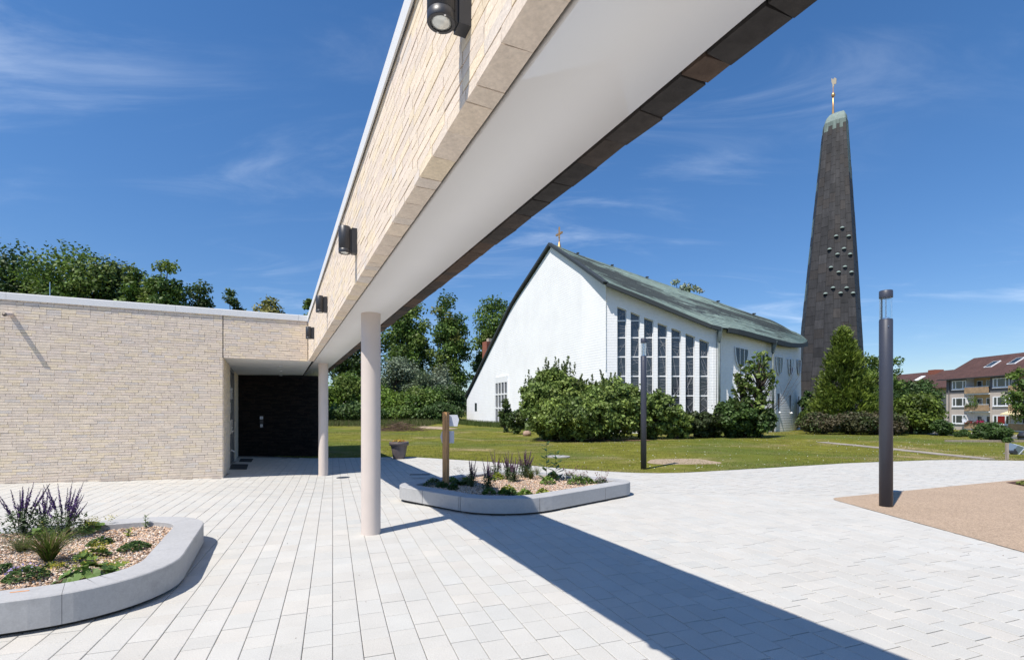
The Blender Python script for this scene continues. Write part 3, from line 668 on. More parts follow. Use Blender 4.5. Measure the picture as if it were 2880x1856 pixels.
# nave wall with seven raking-topped window openings
N_ = lambda u, v: onw(u, v, C0, C1)
nd = (C1-C0)/np.linalg.norm(C1-C0); no = A3(nd[1], -nd[0]); IN = A3(*(-no*.45), 0)
Q = lambda x, y: (1650+x*.15130, 780+y*.15130)
wtl = [(570, 545), (820, 640), (1067, 745), (1320, 845), (1575, 940), (1838, 1040), (2095, 1140)]
wtr = [(740, 610), (990, 710), (1243, 805), (1497, 905), (1755, 1005), (2013, 1105), (2278, 1210)]
def eave_v(u): return 803+(u-1705)/(2019-1705)*(927-803)
mb = MB(); u_prev = 1705
def panel(mb, u0, v0, u1, v1, vb0=None, vb1=None, zb=None):
    a, b = N_(u0, v0), N_(u1, v1)
    c = base3(b) if vb1 is None else N_(u1, vb1); d = base3(a) if vb0 is None else N_(u0, vb0)
    mb.prism([a, b, c, d], IN)
for (l, r) in zip(wtl, wtr):
    ul, vl = Q(*l); ur, vr = Q(*r)
    panel(mb, u_prev, eave_v(u_prev), ul, eave_v(ul)); u_prev = ur
    panel(mb, ul, eave_v(ul), ur, eave_v(ur), vl, vr)
    panel(mb, ul, 1168, ur, 1168)
panel(mb, u_prev, eave_v(u_prev), 2020, eave_v(2020)); mb.build('nave_wall', M['cwall'], ch, kind='stuff') if False else mb.build('nave_wall', M['cwall'], ch)
BARS = [902.5, 950.2, 1003.9, 1058, 1113]
rs = random.Random(3)
for i, (l, r) in enumerate(zip(wtl, wtr)):
    ul, vl = Q(*l); ur, vr = Q(*r); off = A3(*(-no*.26), 0)
    tl, tr, br, bl_ = N_(ul, vl)+off, N_(ur, vr)+off, N_(ur, 1168)+off, N_(ul, 1168)+off
    mb = MB()
    for p, q in ((tl, tr), (tr, br), (br, bl_), (bl_, tl)): mb.beam(p, q, .07, .07, up=A3(*no, 0))
    win = mb.build('window', M['wframe'], ch)
    zl = [zat(v, tl[1]) for v in BARS]; zs = [min(tl[2], tr[2])+9]+[z for z in zl if z < min(tl[2], tr[2])-.15]+[bl_[2]]
    mb = MB()
    for z in zs[1:-1]: mb.beam(A3(tl[0], tl[1], z), A3(tr[0], tr[1], z), .06, .085, up=A3(0, 0, 1))
    mb.build('glazing_bar', M['wframe'], win)
    inn = A3(*(-no*.02), 0)
    for k in range(len(zs)-1):
        lo = zs[k+1]; hl = tl[2] if k == 0 else zs[k]; hr = tr[2] if k == 0 else zs[k]
        mb = MB(); mb.prism([A3(tl[0], tl[1], lo)+inn, A3(tr[0], tr[1], lo)+inn, A3(tr[0], tr[1], hr)+inn, A3(tl[0], tl[1], hl)+inn], inn); mb.build('pane', M['pane'], win)
        mb = MB(); w = tr-tl; h = min(hl, hr)-lo
        for _ in range(9):
            e = [rs.choice([(0, rs.random()), (1, rs.random()), (rs.random(), 0), (rs.random(), 1)]) for _ in range(2)]
            if rs.random() < .35: e = [(0, rs.random())]; e.append((1, min(1, max(0, e[0][1]+rs.uniform(-.15, .15)))))
            p, q = [A3(tl[0]+w[0]*x, tl[1]+w[1]*x, lo+y*h)-inn*.0 for x, y in e]
            if np.linalg.norm(p-q) > .2: mb.beam(p, q, .012, .022, up=A3(*no, 0))
        if mb.n: mb.build('lead_tracery', M['lead'], win, kind='stuff')
# toothed corner bricks
z0, z1 = zat(1040, D0), zat(805, D0); cb = MB(); cb.prism([(0, 0, 0), (.14, .0, 0), (.07, -.09, 0)], (0, 0, .08)); cbm = make_mesh('corner_brick', np.vstack(cb.v), cb.f); cbm.materials.append(M['cwall'])
for k in range(36):
    ob = bpy.data.objects.new('corner_brick', cbm); COL.objects.link(ob); ob.parent = ch
    ob.location = Vector(A3(C0[0]-.10, C0[1]-.01, z0+(z1-z0)*k/36)-ORG['church'])
# gable windows
mb = MB(); wl_ = [on_line(u, G1, G2) for u in (1395.5, 1403, 1412, 1420.5, 1430)]; go3 = A3(*gout, 0)
for k, u in enumerate((1395.5, 1403.3, 1411.6, 1420.2, 1429.5)): mb.beam(G(u, 1187)+go3*.03, G(u, (1073-1.15*k))+go3*.03, .24 if k in (0, 4) else .19, .16, up=A3(*gdir, 0))
for v0, v1 in ((1070, 1064.5), (1109.8, 1107), (1148, 1146.5)): mb.beam(G(1395, v0)+go3*.03, G(1430, v1)+go3*.03, .16, .16 if v0 > 1080 else .7, up=A3(0, 0, 1))
gw = mb.build('window', M['wframe'], ch, kind='stuff') if False else mb.build('window', M['wframe'], ch)
for k in range(4):
    us = (1395.5, 1403.3, 1411.6, 1420.2, 1429.5)
    mb = MB(); mb.prism([G(us[k], 1187)+go3*.02, G(us[k+1], 1187)+go3*.02, G(us[k+1], 1072-1.2*k)+go3*.02, G(us[k], 1073-1.2*k)+go3*.02], -go3*.05); mb.build('pane', M['pane'], gw)
mb = MB(); mb.prism([G(1335, 1156), G(1342, 1156), G(1342, 1132), G(1335, 1132)], go3*.03); sw = mb.build('window', M['wframe'], ch)
mb = MB(); mb.prism([G(1336.3, 1155)+go3*.03, G(1342, 1155)+go3*.03, G(1342, 1133)+go3*.03, G(1336.3, 1133)+go3*.03], go3*.02); mb.build('pane', M['wpane'], sw)
# apse: curved wall set back behind the nave end
AP = [P2(2026, 36.5), P2(2070, 36.75), P2(2110, 37.2), P2(2145, 37.7), P2(2175, 38.3), P2(2200, 39.0), P2(2222, 40.0), P2(2238, 41.2), P2(2248, 42.5), P2(2253, 44), P2(2253, 46), A3(25.5, 51)]
EAVE = [(1700, 792, 34.9), (1706, 795, 34.9), (1778.6, 824.4, 34.9), (1855.8, 855.8, 34.9), (1945, 892, 34.85), (2000, 914, 34.8), (2027, 920.5, 34.9), (2047, 922.5, 35.7), (2075, 927.5, 35.95), (2101, 934, 36.35), (2140, 944.5, 36.85), (2177, 954.6, 37.5), (2202, 961, 38.2), (2222, 964.4, 39.1), (2240, 965.6, 40.2), (2253, 965.2, 41), (2262, 964, 41.4), (2267.7, 961.9, 41.7), (2270.8, 958.3, 42)]
RIDGE = [(1551, 686, 45.2), (1631.5, 718.6), (1740.7, 755.9), (1843.6, 791.4), (1940, 823.6), (2027.9, 853.6), (2113.6, 883.6), (2169.4, 901), (2199.6, 916), (2225.4, 931.1), (2245, 937.6), (2260.2, 948.3), (2270.8, 958.3)]
pkd = G(1551, 690)[1]
EV = np.array([P3(*e) for e in EAVE]); RG = np.array([P3(e[0], e[1], pkd+.1+(42-pkd-.1)*(e[0]-1551)/(2270.8-1551)) for e in RIDGE])
def resample(pts, n):
    s = np.r_[0, np.cumsum(np.linalg.norm(np.diff(pts, axis=0), axis=1))]; q = np.linspace(0, s[-1], n)
    return np.stack([np.interp(q, s, pts[:, k]) for k in range(3)], 1)
NS = 60; EVr, RGr = resample(EV, NS), resample(RG, NS)
mb = MB(); aw = []
evu = np.array([e[0] for e in EAVE]); 
for p in AP:
    u = CU+FPX*p[0]/p[1]; k = np.interp(u, evu, np.arange(len(evu))); z = np.interp(k, np.arange(len(evu)), EV[:, 2])+.12
    aw.append((p, z if p[1] < 45 else 7.3))
V = [A3(*p, zz_) for p, z in aw for zz_ in (-.25, z)]; mb.add(V, [[2*i, 2*i+2, 2*i+3, 2*i+1] for i in range(len(aw)-1)])
mb.build('apse_wall', M['cwall'], ch, smooth=True)
mb = MB(); mb.prism([base3(C1), A3(*C1, zat(925, C1[1])), A3(*AP[0], zat(925, AP[0][1])-.5), base3(AP[0])], A3(-.4, 0, 0)); mb.build('nave_end_wall', M['cwall'], ch)
mb = MB(); sh = A3(15.2, 2.5); mb.prism([base3(G2), A3(*G2, pk[-1][2]), A3(*(G2+sh), pk[-1][2]), base3(G2+sh)], (.3, .3, 0)); mb.prism([base3(G2+sh), A3(*(G2+sh), 6), A3(25.5, 51, 6), base3(A3(25.5, 51))], (-.3, 0, 0)); mb.build('rear_wall', M['cwall'], ch, kind='stuff')
# copper roof: strips with raised seams, a parallel rear slope
NP = 25; roof_r = np.random.default_rng(12)
for k in range(NP):
    f0, f1 = k/NP, (k+1)/NP; A = RGr+(EVr-RGr)*f0; B = RGr+(EVr-RGr)*f1
    V = np.vstack([A, B, A-A3(0, 0, .06), B-A3(0, 0, .06)]); n = NS
    F = [[i, n+i, n+i+1, i+1] for i in range(n-1)]+[[2*n+i, 2*n+i+1, 3*n+i+1, 3*n+i] for i in range(n-1)]+[[0, 2*n, 3*n, n]]
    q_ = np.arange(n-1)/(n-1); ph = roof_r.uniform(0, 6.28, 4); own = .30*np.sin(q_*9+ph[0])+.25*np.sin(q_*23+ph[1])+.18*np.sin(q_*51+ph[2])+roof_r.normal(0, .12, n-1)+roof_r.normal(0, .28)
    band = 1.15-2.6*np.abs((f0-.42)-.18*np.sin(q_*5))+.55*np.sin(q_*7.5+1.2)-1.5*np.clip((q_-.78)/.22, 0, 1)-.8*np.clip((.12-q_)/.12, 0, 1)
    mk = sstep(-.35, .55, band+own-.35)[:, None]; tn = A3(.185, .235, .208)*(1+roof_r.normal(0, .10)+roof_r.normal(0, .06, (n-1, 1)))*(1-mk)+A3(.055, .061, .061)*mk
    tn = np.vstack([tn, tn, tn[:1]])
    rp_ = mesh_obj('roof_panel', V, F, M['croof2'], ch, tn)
    up = A3(0, -.3, .95); w = (B-A)/(np.linalg.norm(B-A, axis=1)[:, None]+1e-6)*np.minimum(.05, np.linalg.norm(B-A, axis=1)[:, None]*.2)
    V = np.vstack([A-w*.5, A-w*.5+up*.032, A+w*.5+up*.032, A+w*.5]); F = [[j*n+i, j*n+i+1, ((j+1) % 4)*n+i+1, ((j+1) % 4)*n+i] for j in range(3) for i in range(n-1)]
    mesh_obj('seam', V, F, M['croof2'], rp_, np.tile(tn[:n-1]*1.45+A3(.02, .03, .026), (3, 1)))
VL = np.array([G(u, v) for u, v in ((1551, 687), (1500, 765), (1443, 851), (1380, 978), (1312, 1116))]); VL = resample(VL, 12)
RR = resample(RG, 12)
mb = MB(); V = np.array([[VL[i]+(RR[j]-RR[0])*A3(1, 1, max(0, VL[i][2]/VL[0][2]))-A3(0, 0, .05) for j in range(12)] for i in range(12)]).reshape(-1, 3)
mb.add(V, [[i*12+j, i*12+j+1, (i+1)*12+j+1, (i+1)*12+j] for i in range(11) for j in range(11)]); mb.build('rear_roof', M['croof'], ch)
mb = MB()
for i in range(11): mb.beam(VL[i]+go3*.10+A3(0, 0, .03), VL[i+1]+go3*.10+A3(0, 0, .03), .36, .20, up=A3(0, 0, 1))
vr0, vr1 = G(1551, 688), P3(1707, 797, 34.9)
mid = onw(1636, 746, C0, G1)
for p, q in ((vr0, mid), (mid, vr1)): mb.beam(p+go3*.12, q+A3(*g2o, 0)*.12, .40, .20)
mb.build('verge_trim', M['cdark'], ch, kind='stuff')
mb = MB()
gp = np.array([P3(u, v+4.5, d) for u, v, d in EAVE if 1704 < u < 2030]); [mb.beam(p, q, .20, .26) for p, q in zip(gp[:-1], gp[1:])]
mb.build('gutter', M['cdark'], ch, kind='stuff')
mb = MB(); gp = np.array([P3(u, v+6, d+.02) for u, v, d in EAVE if u > 2044][:-1])
for p, q in zip(gp[:-1], gp[1:]): mb.beam(p, q, .28, .34)
mb.build('apse_gutter', M['cdark'], ch, kind='stuff')
for i in range(6):
    k = 6+i*8; p = RGr[k]; mb = MB(); mb.box(p+A3(.1, -.2, .0), .12, .08, .05); mb.build('roof_vent', M['cdark'], ch)
# downpipes with hoppers
def pipe_at(u, vt, vh, vb, d, hw, pw, lean=0):
    t = P3(u, vt, d); r_ = ch; mb = MB(); w = hw/FPX*d/2; pr = pw/FPX*d/2
    h = P3(u-lean, vh, d); b = P3(u-lean, vb, d)
    mb.add([t+A3(-w, -.15, 0), t+A3(w, -.15, 0), t+A3(w, .12, 0), t+A3(-w, .12, 0)]+[h+A3(x, y, 0) for x, y in ((-pr, -.1), (pr, -.1), (pr, .1), (-pr, .1))], [[3, 2, 1, 0], [4, 5, 6, 7]]+[[i, (i+1) % 4, 4+(i+1) % 4, 4+i] for i in range(4)])
    dp = mb.build('downpipe', M['pipe'], ch); mb = MB(); mb.tube([h+A3(0, 0, .1), b], pr, 10); mb.build('pipe', M['pipe'], dp, smooth=True)
pipe_at(2024.5, 921, 962, 1212, 34.95, 12, 6, 1.5); pipe_at(2178, 958, 992, 1216, 37.6, 13, 6, 4)
mb = MB(); mb.tube([N_(2015.5, 932)+A3(0, -.04, 0), N_(2014.5, 1160)+A3(0, -.04, 0)], .02, 5); mb.build('lightning_cable', M['pipe'], ch)
# apse windows
def onap(u, v, out=.0):
    for a, b in zip(AP[:-1], AP[1:]):
        ua, ub = CU+FPX*a[0]/a[1], CU+FPX*b[0]/b[1]
        if ua <= u <= ub:
            p = on_line(u, a, b); w = (b-a)/np.linalg.norm(b-a); n_ = A3(w[1], -w[0]); n_ = n_ if n_[1] < 0 else -n_
            return A3(*(p+n_*out), zat(v, p[1]))
R3 = lambda x, y: (1950+x*.15130, 860+y*.15130); R4 = lambda x, y: (1950+x*.15130, 1040+y*.15130)
for (x0, y0), (x1, y1), tip, nb in (((765, 770), (1000, 820), (868, 1165), 2), ((1185, 870), (1370, 912), (1275, 1190), 2), ((1522, 945), (1640, 970), (1578, 1300), 1), ((1747, 985), (1835, 996), (1784, 1300), 1), ((1917, 1005), (1975, 1014), (1946, 1290), 1)):
    out = []
    for k in range(7):                                                  # curved sides running to a point
        t = k/6; w = math.cos(t*math.pi/2)**.42; yl = y0+(tip[1]-y0)*t
        out.append(R3(tip[0]+(x0-tip[0])*w, yl))
    for k in range(5, -1, -1):
        t = k/6; w = math.cos(t*math.pi/2)**.42; yl = y1+(tip[1]-y1)*t
        out.append(R3(tip[0]+(x1-tip[0])*w, yl))
    pts = [onap(u, v, .10) for u, v in out]; mb = MB()
    for p, q in zip(pts, pts[1:]+pts[:1]): mb.beam(p, q, .05, .06, up=A3(.3, -1, .1))
    wi = mb.build('window', M['wframe'], ch, kind='stuff')
    mb = MB(); mb.add([onap(u, v, .11) for u, v in out], [list(range(len(out)))[::-1]]); mb.build('pane', M['wpane'], wi)
    mb = MB()
    for b in range(nb):
        f = (b+1)/(nb+1); ua, va = R3(x0+(x1-x0)*f, y0+(y1-y0)*f); vb = va+(tip[1]-y0)*.1513*(.80 if nb == 2 else .9); mb.beam(onap(ua, va, .12), onap(ua+.5*(1-2*f), vb, .12), .045, .05, up=A3(.3, -1, .1))
    mb.build('glazing_bar', M['wframe'], wi, kind='stuff')
for x0, x1, y0, xt, y1 in ((1562, 1603, 440, 1580, 790), (1785, 1815, 470, 1798, 800), (1950, 1968, 492, 1957, 815)):
    mb = MB(); mb.prism([onap(*R4(x0, y0), .01), onap(*R4(x1, y0+3), .01), onap(*R4(xt+3, y1), .01), onap(*R4(xt-3, y1), .01)], (0, .03, 0)); sl = mb.build('slot_window', M['rendg'], ch)
    p = onap(*R4(xt, y1), .1); mb = MB(); mb.lathe(p-A3(0, 0, .10), [(.02, 0), (.10, .05), (.11, .1), (.03, .17)], 10); mb.build('spout', M['cwall'], sl, smooth=True)
# ridge cross and chimney
pc_ = P3(1573, 693, 44.6); mb = MB(); mb.lathe(pc_-A3(0, 0, .1), [(.18, 0), (.06, .5), (.05, .8)], 8); mb.beam(pc_+A3(0, 0, .6), pc_+A3(0, 0, 1.75), .10, .10); cr = mb.build('ridge_cross', M['gold'], ch)
pa, pb = P3(1564.5, 662.5, 45.2), P3(1581, 653.5, 44.2); mb = MB(); mb.beam(pa, pb, .14, .16); mb.build('cross_arm', M['gold'], cr)
mb = MB(); pa = P3(1572.8, 660, 44.6); mb.beam(pa-A3(0, 0, .3), pa+A3(0, 0, .62), .14, .14); mb.build('cross_top', M['gold'], cr)
dch = 63.5; c0 = P3(1373, 962, dch); mb = MB(); mb.box(A3(c0[0], c0[1], c0[2]-1.6), .56, .5, 1.6, A3(.8, .6, 0), A3(-.6, .8, 0)); cm = mb.build('chimney', M['red'], ch)
mb = MB(); mb.box(A3(c0[0]+.12, c0[1], c0[2]+.22), .24, .24, .22, A3(.8, .6, 0), A3(-.6, .8, 0)); mb.build('chimney_pot', M['cap'], cm)

# ------------------------------------------------------------------ bell tower
TD = 50.0; px = TD/FPX
TZ = [(1175, 2226, 2442), (1030, 2246, 2431), (925, 2253, 2424), (760, 2270, 2414), (640, 2283, 2405.5), (500, 2298.5, 2395.5), (400, 2309, 2388), (352, 2315.5, 2385), (338, 2320.5, 2383.5), (328, 2331, 2378), (324.5, 2343, 2364)]
TC = P2(2343, TD); TDIR = TC/np.linalg.norm(TC); TLAT = A3(TDIR[1], -TDIR[0])
tz = np.array([zat(t[0], TD) for t in TZ]); tl_ = np.array([float((on_line(t[1], TC, TC+TLAT)-TC) @ TLAT) for t in TZ]); tr_ = np.array([float((on_line(t[2], TC, TC+TLAT)-TC) @ TLAT) for t in TZ])
def tmid(z): m = (np.interp(z, tz, tl_)+np.interp(z, tz, tr_))/2; return TC+TLAT*m
TK = np.array([0, 2, 4.6, 8, 10.4, 15, 20.0]); TX = np.array([-1, -.84, -.02, .80, 1, .15, -1]); TY = np.array([.05, -.62, -.93, -.86, .0, 1.0, .05])
def tow(th, z):                                                         # surface of the tapering faceted shaft
    w = (np.interp(z, tz, tr_)-np.interp(z, tz, tl_))/2; k = ((th-math.pi)/(2*math.pi)*20) % 20
    p = tmid(z)+TLAT*(np.interp(k, TK, TX)*w)+TDIR*(np.interp(k, TK, TY)*w); return A3(p[0], p[1], z)
tw = thing('bell_tower', 'tall tapering bell tower clad in dark copper sheets with green rounded tip', 'tower', A3(*TC, 0))
zs = np.linspace(tz[0], tz[7], 33); NC = 20
ths = [math.pi+2*math.pi*(i+.5)/NC for i in range(NC)]                    # column edges; the front half faces the camera
back = MB(); rt_ = random.Random(5)
def sheet(i, z0, z1, green):
    a0, a1 = 2*math.pi*i/NC+math.pi, 2*math.pi*(i+1)/NC+math.pi; m = 3
    V = []
    pr = .02+.015*rt_.random()
    for z in (z0+.012, z1-.012):
        for k in range(m+1):
            p = tow(a0+.004+(a1-a0-.008)*k/m, z); d = A3(*(p[:2]-tmid(z)), 0); d /= np.linalg.norm(d)+1e-6
            V.append(p+d*pr)
    F = [[k, k+1, m+2+k, m+1+k] for k in range(m)]
    n = len(V); V += [A3(v[0], v[1], v[2])-A3(0, 0, 0) for v in V]
    for k in range(n): 
        p = V[k]; d = A3(*(p[:2]-tmid(p[2])), 0); V[n+k] = p-d/(np.linalg.norm(d)+1e-6)*.05
    F += [[n+0, n+m, m, 0][::1], [m+1, 2*m+1, n+2*m+1, n+m+1], [0, m+1, n+m+1, n], [n+m, n+2*m+1, 2*m+1, m]]
    g = rt_.gauss(0, .13); c = A3(.041, .040, .042)*(1+g) if not green else A3(.13, .17, .155)*(1+g*.5)
    if not green and rt_.random() < .22: c = c*A3(1.08, 1., .92)
    return V, F, tuple(c)
for i in range(NC):
    a_mid = 2*math.pi*(i+.5)/NC+math.pi; front = i < 11; offz = (i % 2)*.5
    for j in range(32):
        z0 = zs[j]+(zs[1]-zs[0])*offz*(j > 0)-0; z1 = zs[j+1]+(zs[1]-zs[0])*offz*(j < 31)
        top = (32-j)/32
        gr = (j >= 31) or (i == 9 and j > 24) or (j <= 3 and i in (0, 1)) or (j > 29 and rt_.random() < .4) or (i == 0 and rt_.random() < .45) or (i == 8 and j > 25)
        V, F, c = sheet(i, z0, z1, gr)
        if front and j >= 3: mesh_obj('copper_sheet', V, F, M['tower'], tw, [c]*len(F))
        else: back.add(V, F, c)
back.build('copper_cladding', M['tower'], tw, kind='stuff')
mb = MB(); V = []; zz_ = list(tz[7:]) 
for z in zz_: V += [tow(2*math.pi*k/40, z) for k in range(40)]
F = [[i*40+k, i*40+(k+1) % 40, (i+1)*40+(k+1) % 40, (i+1)*40+k] for i in range(len(zz_)-1) for k in range(40)]+[[(len(zz_)-1)*40+k for k in range(40)]]
mb.add(V, F); mb.build('tower_cap', M['hood'], tw, smooth=True)
mb = MB(); V = []; 
for z in tz[:8]: V += [tow(2*math.pi*k/40, z)*A3(1, 1, 1) for k in range(40)]
V = np.array(V); cxy = np.array([tmid(tz[i]) for i in range(8) for k in range(40)]); V[:, :2] = cxy+(V[:, :2]-cxy)*.985
mb.add(V, [[i*40+k, i*40+(k+1) % 40, (i+1)*40+(k+1) % 40, (i+1)*40+k] for i in range(7) for k in range(40)]); mb.build('tower_core', M['cdark'], tw)
for x, y in ((288, 752), (259, 792), (319, 792), (229, 855), (296, 852), (265, 879), (326, 879), (235, 942), (301, 939), (271, 965), (332, 965), (244, 1040), (309, 1040), (209, 1068), (280, 1065), (340, 1065)):
    u, v = 2200+x*.585, 200+y*.585+3; best = None
    for th in np.linspace(math.pi, 2*math.pi, 500):
        p = tow(th, zat(v, TD)); e_ = abs(CU+FPX*p[0]/p[1]-u)
        if best is None or e_ < best[0]: best = (e_, th, p)
    p = best[2]; p[2] = zat(v, p[1]); V = []; R_ = .20                    # a half dome over a dark mouth
    q = tow(best[1]+.02, p[2])-tow(best[1]-.02, p[2]); q[2] = 0; q /= np.linalg.norm(q); n_ = A3(q[1], -q[0], 0); n_ = n_ if n_[1] < 0 else -n_
    for a in range(5):
        for b in range(9):
            ph, la = a/4*math.pi/2, math.pi*b/8; V.append(p+q*R_*math.cos(la)*math.cos(ph)+n_*(R_*1.25*math.sin(la)*math.cos(ph)+.03)+A3(0, 0, R_*.95*math.sin(ph)))
    mb = MB(); mb.add(V, [[a*9+b, a*9+b+1, (a+1)*9+b+1, (a+1)*9+b] for a in range(4) for b in range(8)]); hd = mb.build('vent_hood', M['hood'], tw, smooth=True)
    mb = MB(); mb.box(p+n_*.03-A3(0, 0, .05), .17, .03, .10, q, n_); mb.build('vent_opening', M['gap'], hd)
sp0 = P3(2343.2, 323, TD); mb = MB(); mb.lathe(sp0-A3(0, 0, .3), [(.13, 0), (.12, .3), (.085, 1.0), (.07, 1.95), (.03, 2.0)], 12); fin = mb.build('spire_rod', M['gold'], tw, smooth=True)
mb = MB(); mb.lathe(sp0+A3(0, 0, 1.72), [(.03, 0), (.14, .10), (.175, .25), (.13, .42), (.04, .5), (.03, 1.1)], 14); mb.build('spire_ball', M['gold'], fin, smooth=True)
vz = sp0[2]+2.75; rx = [(0, 0), (.05, .1), (.05, .3), (.16, .25), (.18, .75), (.08, .95), (-.02, .80), (-.05, .95), (-.10, 1.0), (-.09, .6), (-.04, .35), (-.03, 0)]
mb = MB(); mb.prism([A3(sp0[0]+x*1.1, TD-x*1.2, vz+z) for x, z in rx], (.04, .03, 0)); mb.build('weather_vane', M['cap'], fin)

# ------------------------------------------------------------------ blocks of flats
FX = 73.0; GZ = -1.5
fy = lambda u: FX*FPX/(u-CU)
def fp(u, v): d = fy(u); return A3(FX, d, zat(v, d))
flats = thing('apartment_block', 'three storey roughcast block of flats with loggias under a brown tiled roof', 'apartment block', A3(FX, 75, GZ))
yE, yN = fy(2661.5), 52.0; zE = 6.85; st = (zE-GZ)/3
U = lambda x: 2580+x*.19481; Vv = lambda y: 950+y*.19481
logs = [(fy(U(702)), fy(U(1048))), (fy(U(1338)), fy(U(1338))-3.75), (54.5, 52.2)]       # loggia far and near ends
cols_ = []; y = yE
for a, b in logs: cols_.append((y, a)); y = b
cols_.append((y, yN))
mb = MB(); th_ = A3(.35, 0, 0)
for a, b in cols_:
    if a-b > .1: mb.prism([A3(FX, a, GZ-.3), A3(FX, b, GZ-.3), A3(FX, b, GZ+2*st+.35), A3(FX, a, GZ+2*st+.35)], th_)
mb.build('wall', M['rend'], flats, kind='stuff') if False else None
mbs = [mb]
for (a, b) in cols_:
    if a-b > .1:
        m1 = MB(); m1.prism([A3(FX, a, GZ-.3), A3(FX, b, GZ-.3), A3(FX, b, GZ+2*st+.35), A3(FX, a, GZ+2*st+.35)], th_); m1.build('wall', M['rend'], flats)
        m1 = MB(); m1.prism([A3(FX, a, GZ+2*st+.35), A3(FX, b, GZ+2*st+.35), A3(FX, b, zE), A3(FX, a, zE)], th_); m1.build('upper_wall', M['rendg'], flats)
m1 = MB(); m1.prism([A3(FX+.35, yE, GZ-.3), A3(FX+10, yE, GZ-.3), A3(FX+10, yE, zE), A3(FX+5, yE, zE+3.4), A3(FX+.35, yE, zE)], (0, -.3, 0)); m1.build('end_wall', M['rend'], flats)
for a, b in logs:
    for f in range(3):
        z0 = GZ+f*st+.55*(f == 0)+.0; zf = GZ+f*st+.30
        if a-b < .1: continue
        m1 = MB(); m1.box(A3(FX+1.3, (a+b)/2, zf+1.25), .05, (a-b)/2, 1.45); bk = m1.build('loggia_wall', M['cream'] if f else M['cwall'], flats)
        m1 = MB()
        for yy in (a-.05, b+.05): m1.box(A3(FX+.72, yy, zf+1.25), .62, .04, 1.45)
        m1.build('loggia_side', M['cwall'], flats, kind='stuff')
        m1 = MB(); m1.box(A3(FX+.55, (a+b)/2, zf-.08), .70, (a-b)/2, .09); m1.build('floor_slab', M['wframe'], flats)
        m1 = MB(); m1.box(A3(FX-.22, (a+b)/2, zf+.50), .06, (a-b)/2, .46); m1.build('balcony_parapet', M['parapet'], flats)
        m1 = MB(); m1.beam(A3(FX-.22, a, zf+1.04), A3(FX-.22, b, zf+1.04), .06, .07); m1.build('handrail', M['wframe'], flats)
        for k, (w, h, m_) in enumerate(((.75, 1.95, 'wpane'), (1.25, 1.3, 'wpane'))):
            yy = a-(a-b)*(.27 if k == 0 else .72); zc_ = zf+(1.0 if k == 0 else 1.35)
            m1 = MB(); m1.box(A3(FX+1.22, yy, zc_), .03, w/2+.09, h/2+.09); fr = m1.build('window', M['wframe'], flats)
            n_ = 1 if k == 0 else 2
            for q in range(n_): m1 = MB(); m1.box(A3(FX+1.175, yy+(q-(n_-1)/2)*w/n_, zc_), .02, w/n_/2-.05, h/2-.03); m1.build('pane', M[m_], fr)
for wi, (x0, x1) in enumerate(((503, 709), (1092, 1336), (1905, 2170))):
    ya, yb = fy(U(x0)), fy(U(x1)); ya, yb = max(ya, yb), min(ya, yb)
    for f in range(3):
        zb = GZ+f*st+1.05; zt_ = zb+1.46; m1 = MB()
        m1.box(A3(FX-.02, (ya+yb)/2, (zb+zt_)/2), .05, (ya-yb)/2, (zt_-zb)/2); fr = m1.build('window', M['wframe'], flats)
        for k, (f0, f1) in enumerate(((.10, .24), (.32, .74), (.82, .95))):
            m1 = MB(); y0, y1 = ya+(yb-ya)*f0, ya+(yb-ya)*f1
            m1.box(A3(FX-.075, (y0+y1)/2, (zb+zt_)/2+.02), .012, abs(y0-y1)/2, (zt_-zb)/2-.16); m1.build('pane', M['redpane'] if (wi == 1 and f == 0 and k == 1) else M['wpane'], fr)
        m1 = MB(); m1.beam(A3(FX-.10, ya, zb-.03), A3(FX-.10, yb, zb-.03), .12, .07); m1.build('sill', M['wframe'], fr)
m1 = MB(); ez, rz = zE+.12, zE+3.6
m1.prism([A3(FX-.75, yE+1.0, ez-.18), A3(FX-.75, yN, ez-.18), A3(FX+5.2, yN, rz), A3(FX+5.2, yE+.6, rz)], (0, 0, .12)); m1.prism([A3(FX+5.2, yE+.6, rz+.02), A3(FX+5.2, yN, rz+.02), A3(FX+11, yN, ez-.2), A3(FX+11, yE+1, ez-.2)], (0, 0, .1)); rf = m1.build('roof', M['tile'], flats, kind='stuff')
m1 = MB(); m1.beam(A3(FX-.75, yE+1, ez-.16), A3(FX-.75, yN, ez-.16), .14, .14); m1.build('gutter', M['cdark'], flats)
for (x, y) in ((1085, 405), (1425, 372)):
    u, v = U(x), Vv(y); k = .55 if x < 1200 else .60
    X_ = FX-.75+5.95*k; d = X_*FPX/(u-CU); z = ez-.18+(rz-ez+.18)*k+.12; nrm_ = A3(-.52, 0, .85)
    sl = A3(.85, 0, .52); m1 = MB(); m1.box(A3(X_, d, z)+nrm_*.05, .95, .62, .06, sl, A3(0, 1, 0), nrm_); sk = m1.build('skylight', M['wframe'], rf)
    m1 = MB(); m1.box(A3(X_, d, z)+nrm_*.12, .84, .5, .02, sl, A3(0, 1, 0), nrm_); m1.build('pane', M['wpane'], sk)
m1 = MB(); dpu = fy(2670.5); m1.tube([A3(FX-.1, dpu, GZ), A3(FX-.1, dpu, zE)], .07, 8); m1.build('downpipe', M['rendg'], flats)
ya = logs[1][0]; m1 = MB(); zA = GZ+st*.96
m1.prism([A3(FX-.1, ya, zA+.45), A3(FX-.1, ya-4.0, zA+.45), A3(FX-1.5, ya-4.0, zA), A3(FX-1.5, ya, zA)], (0, 0, .03))
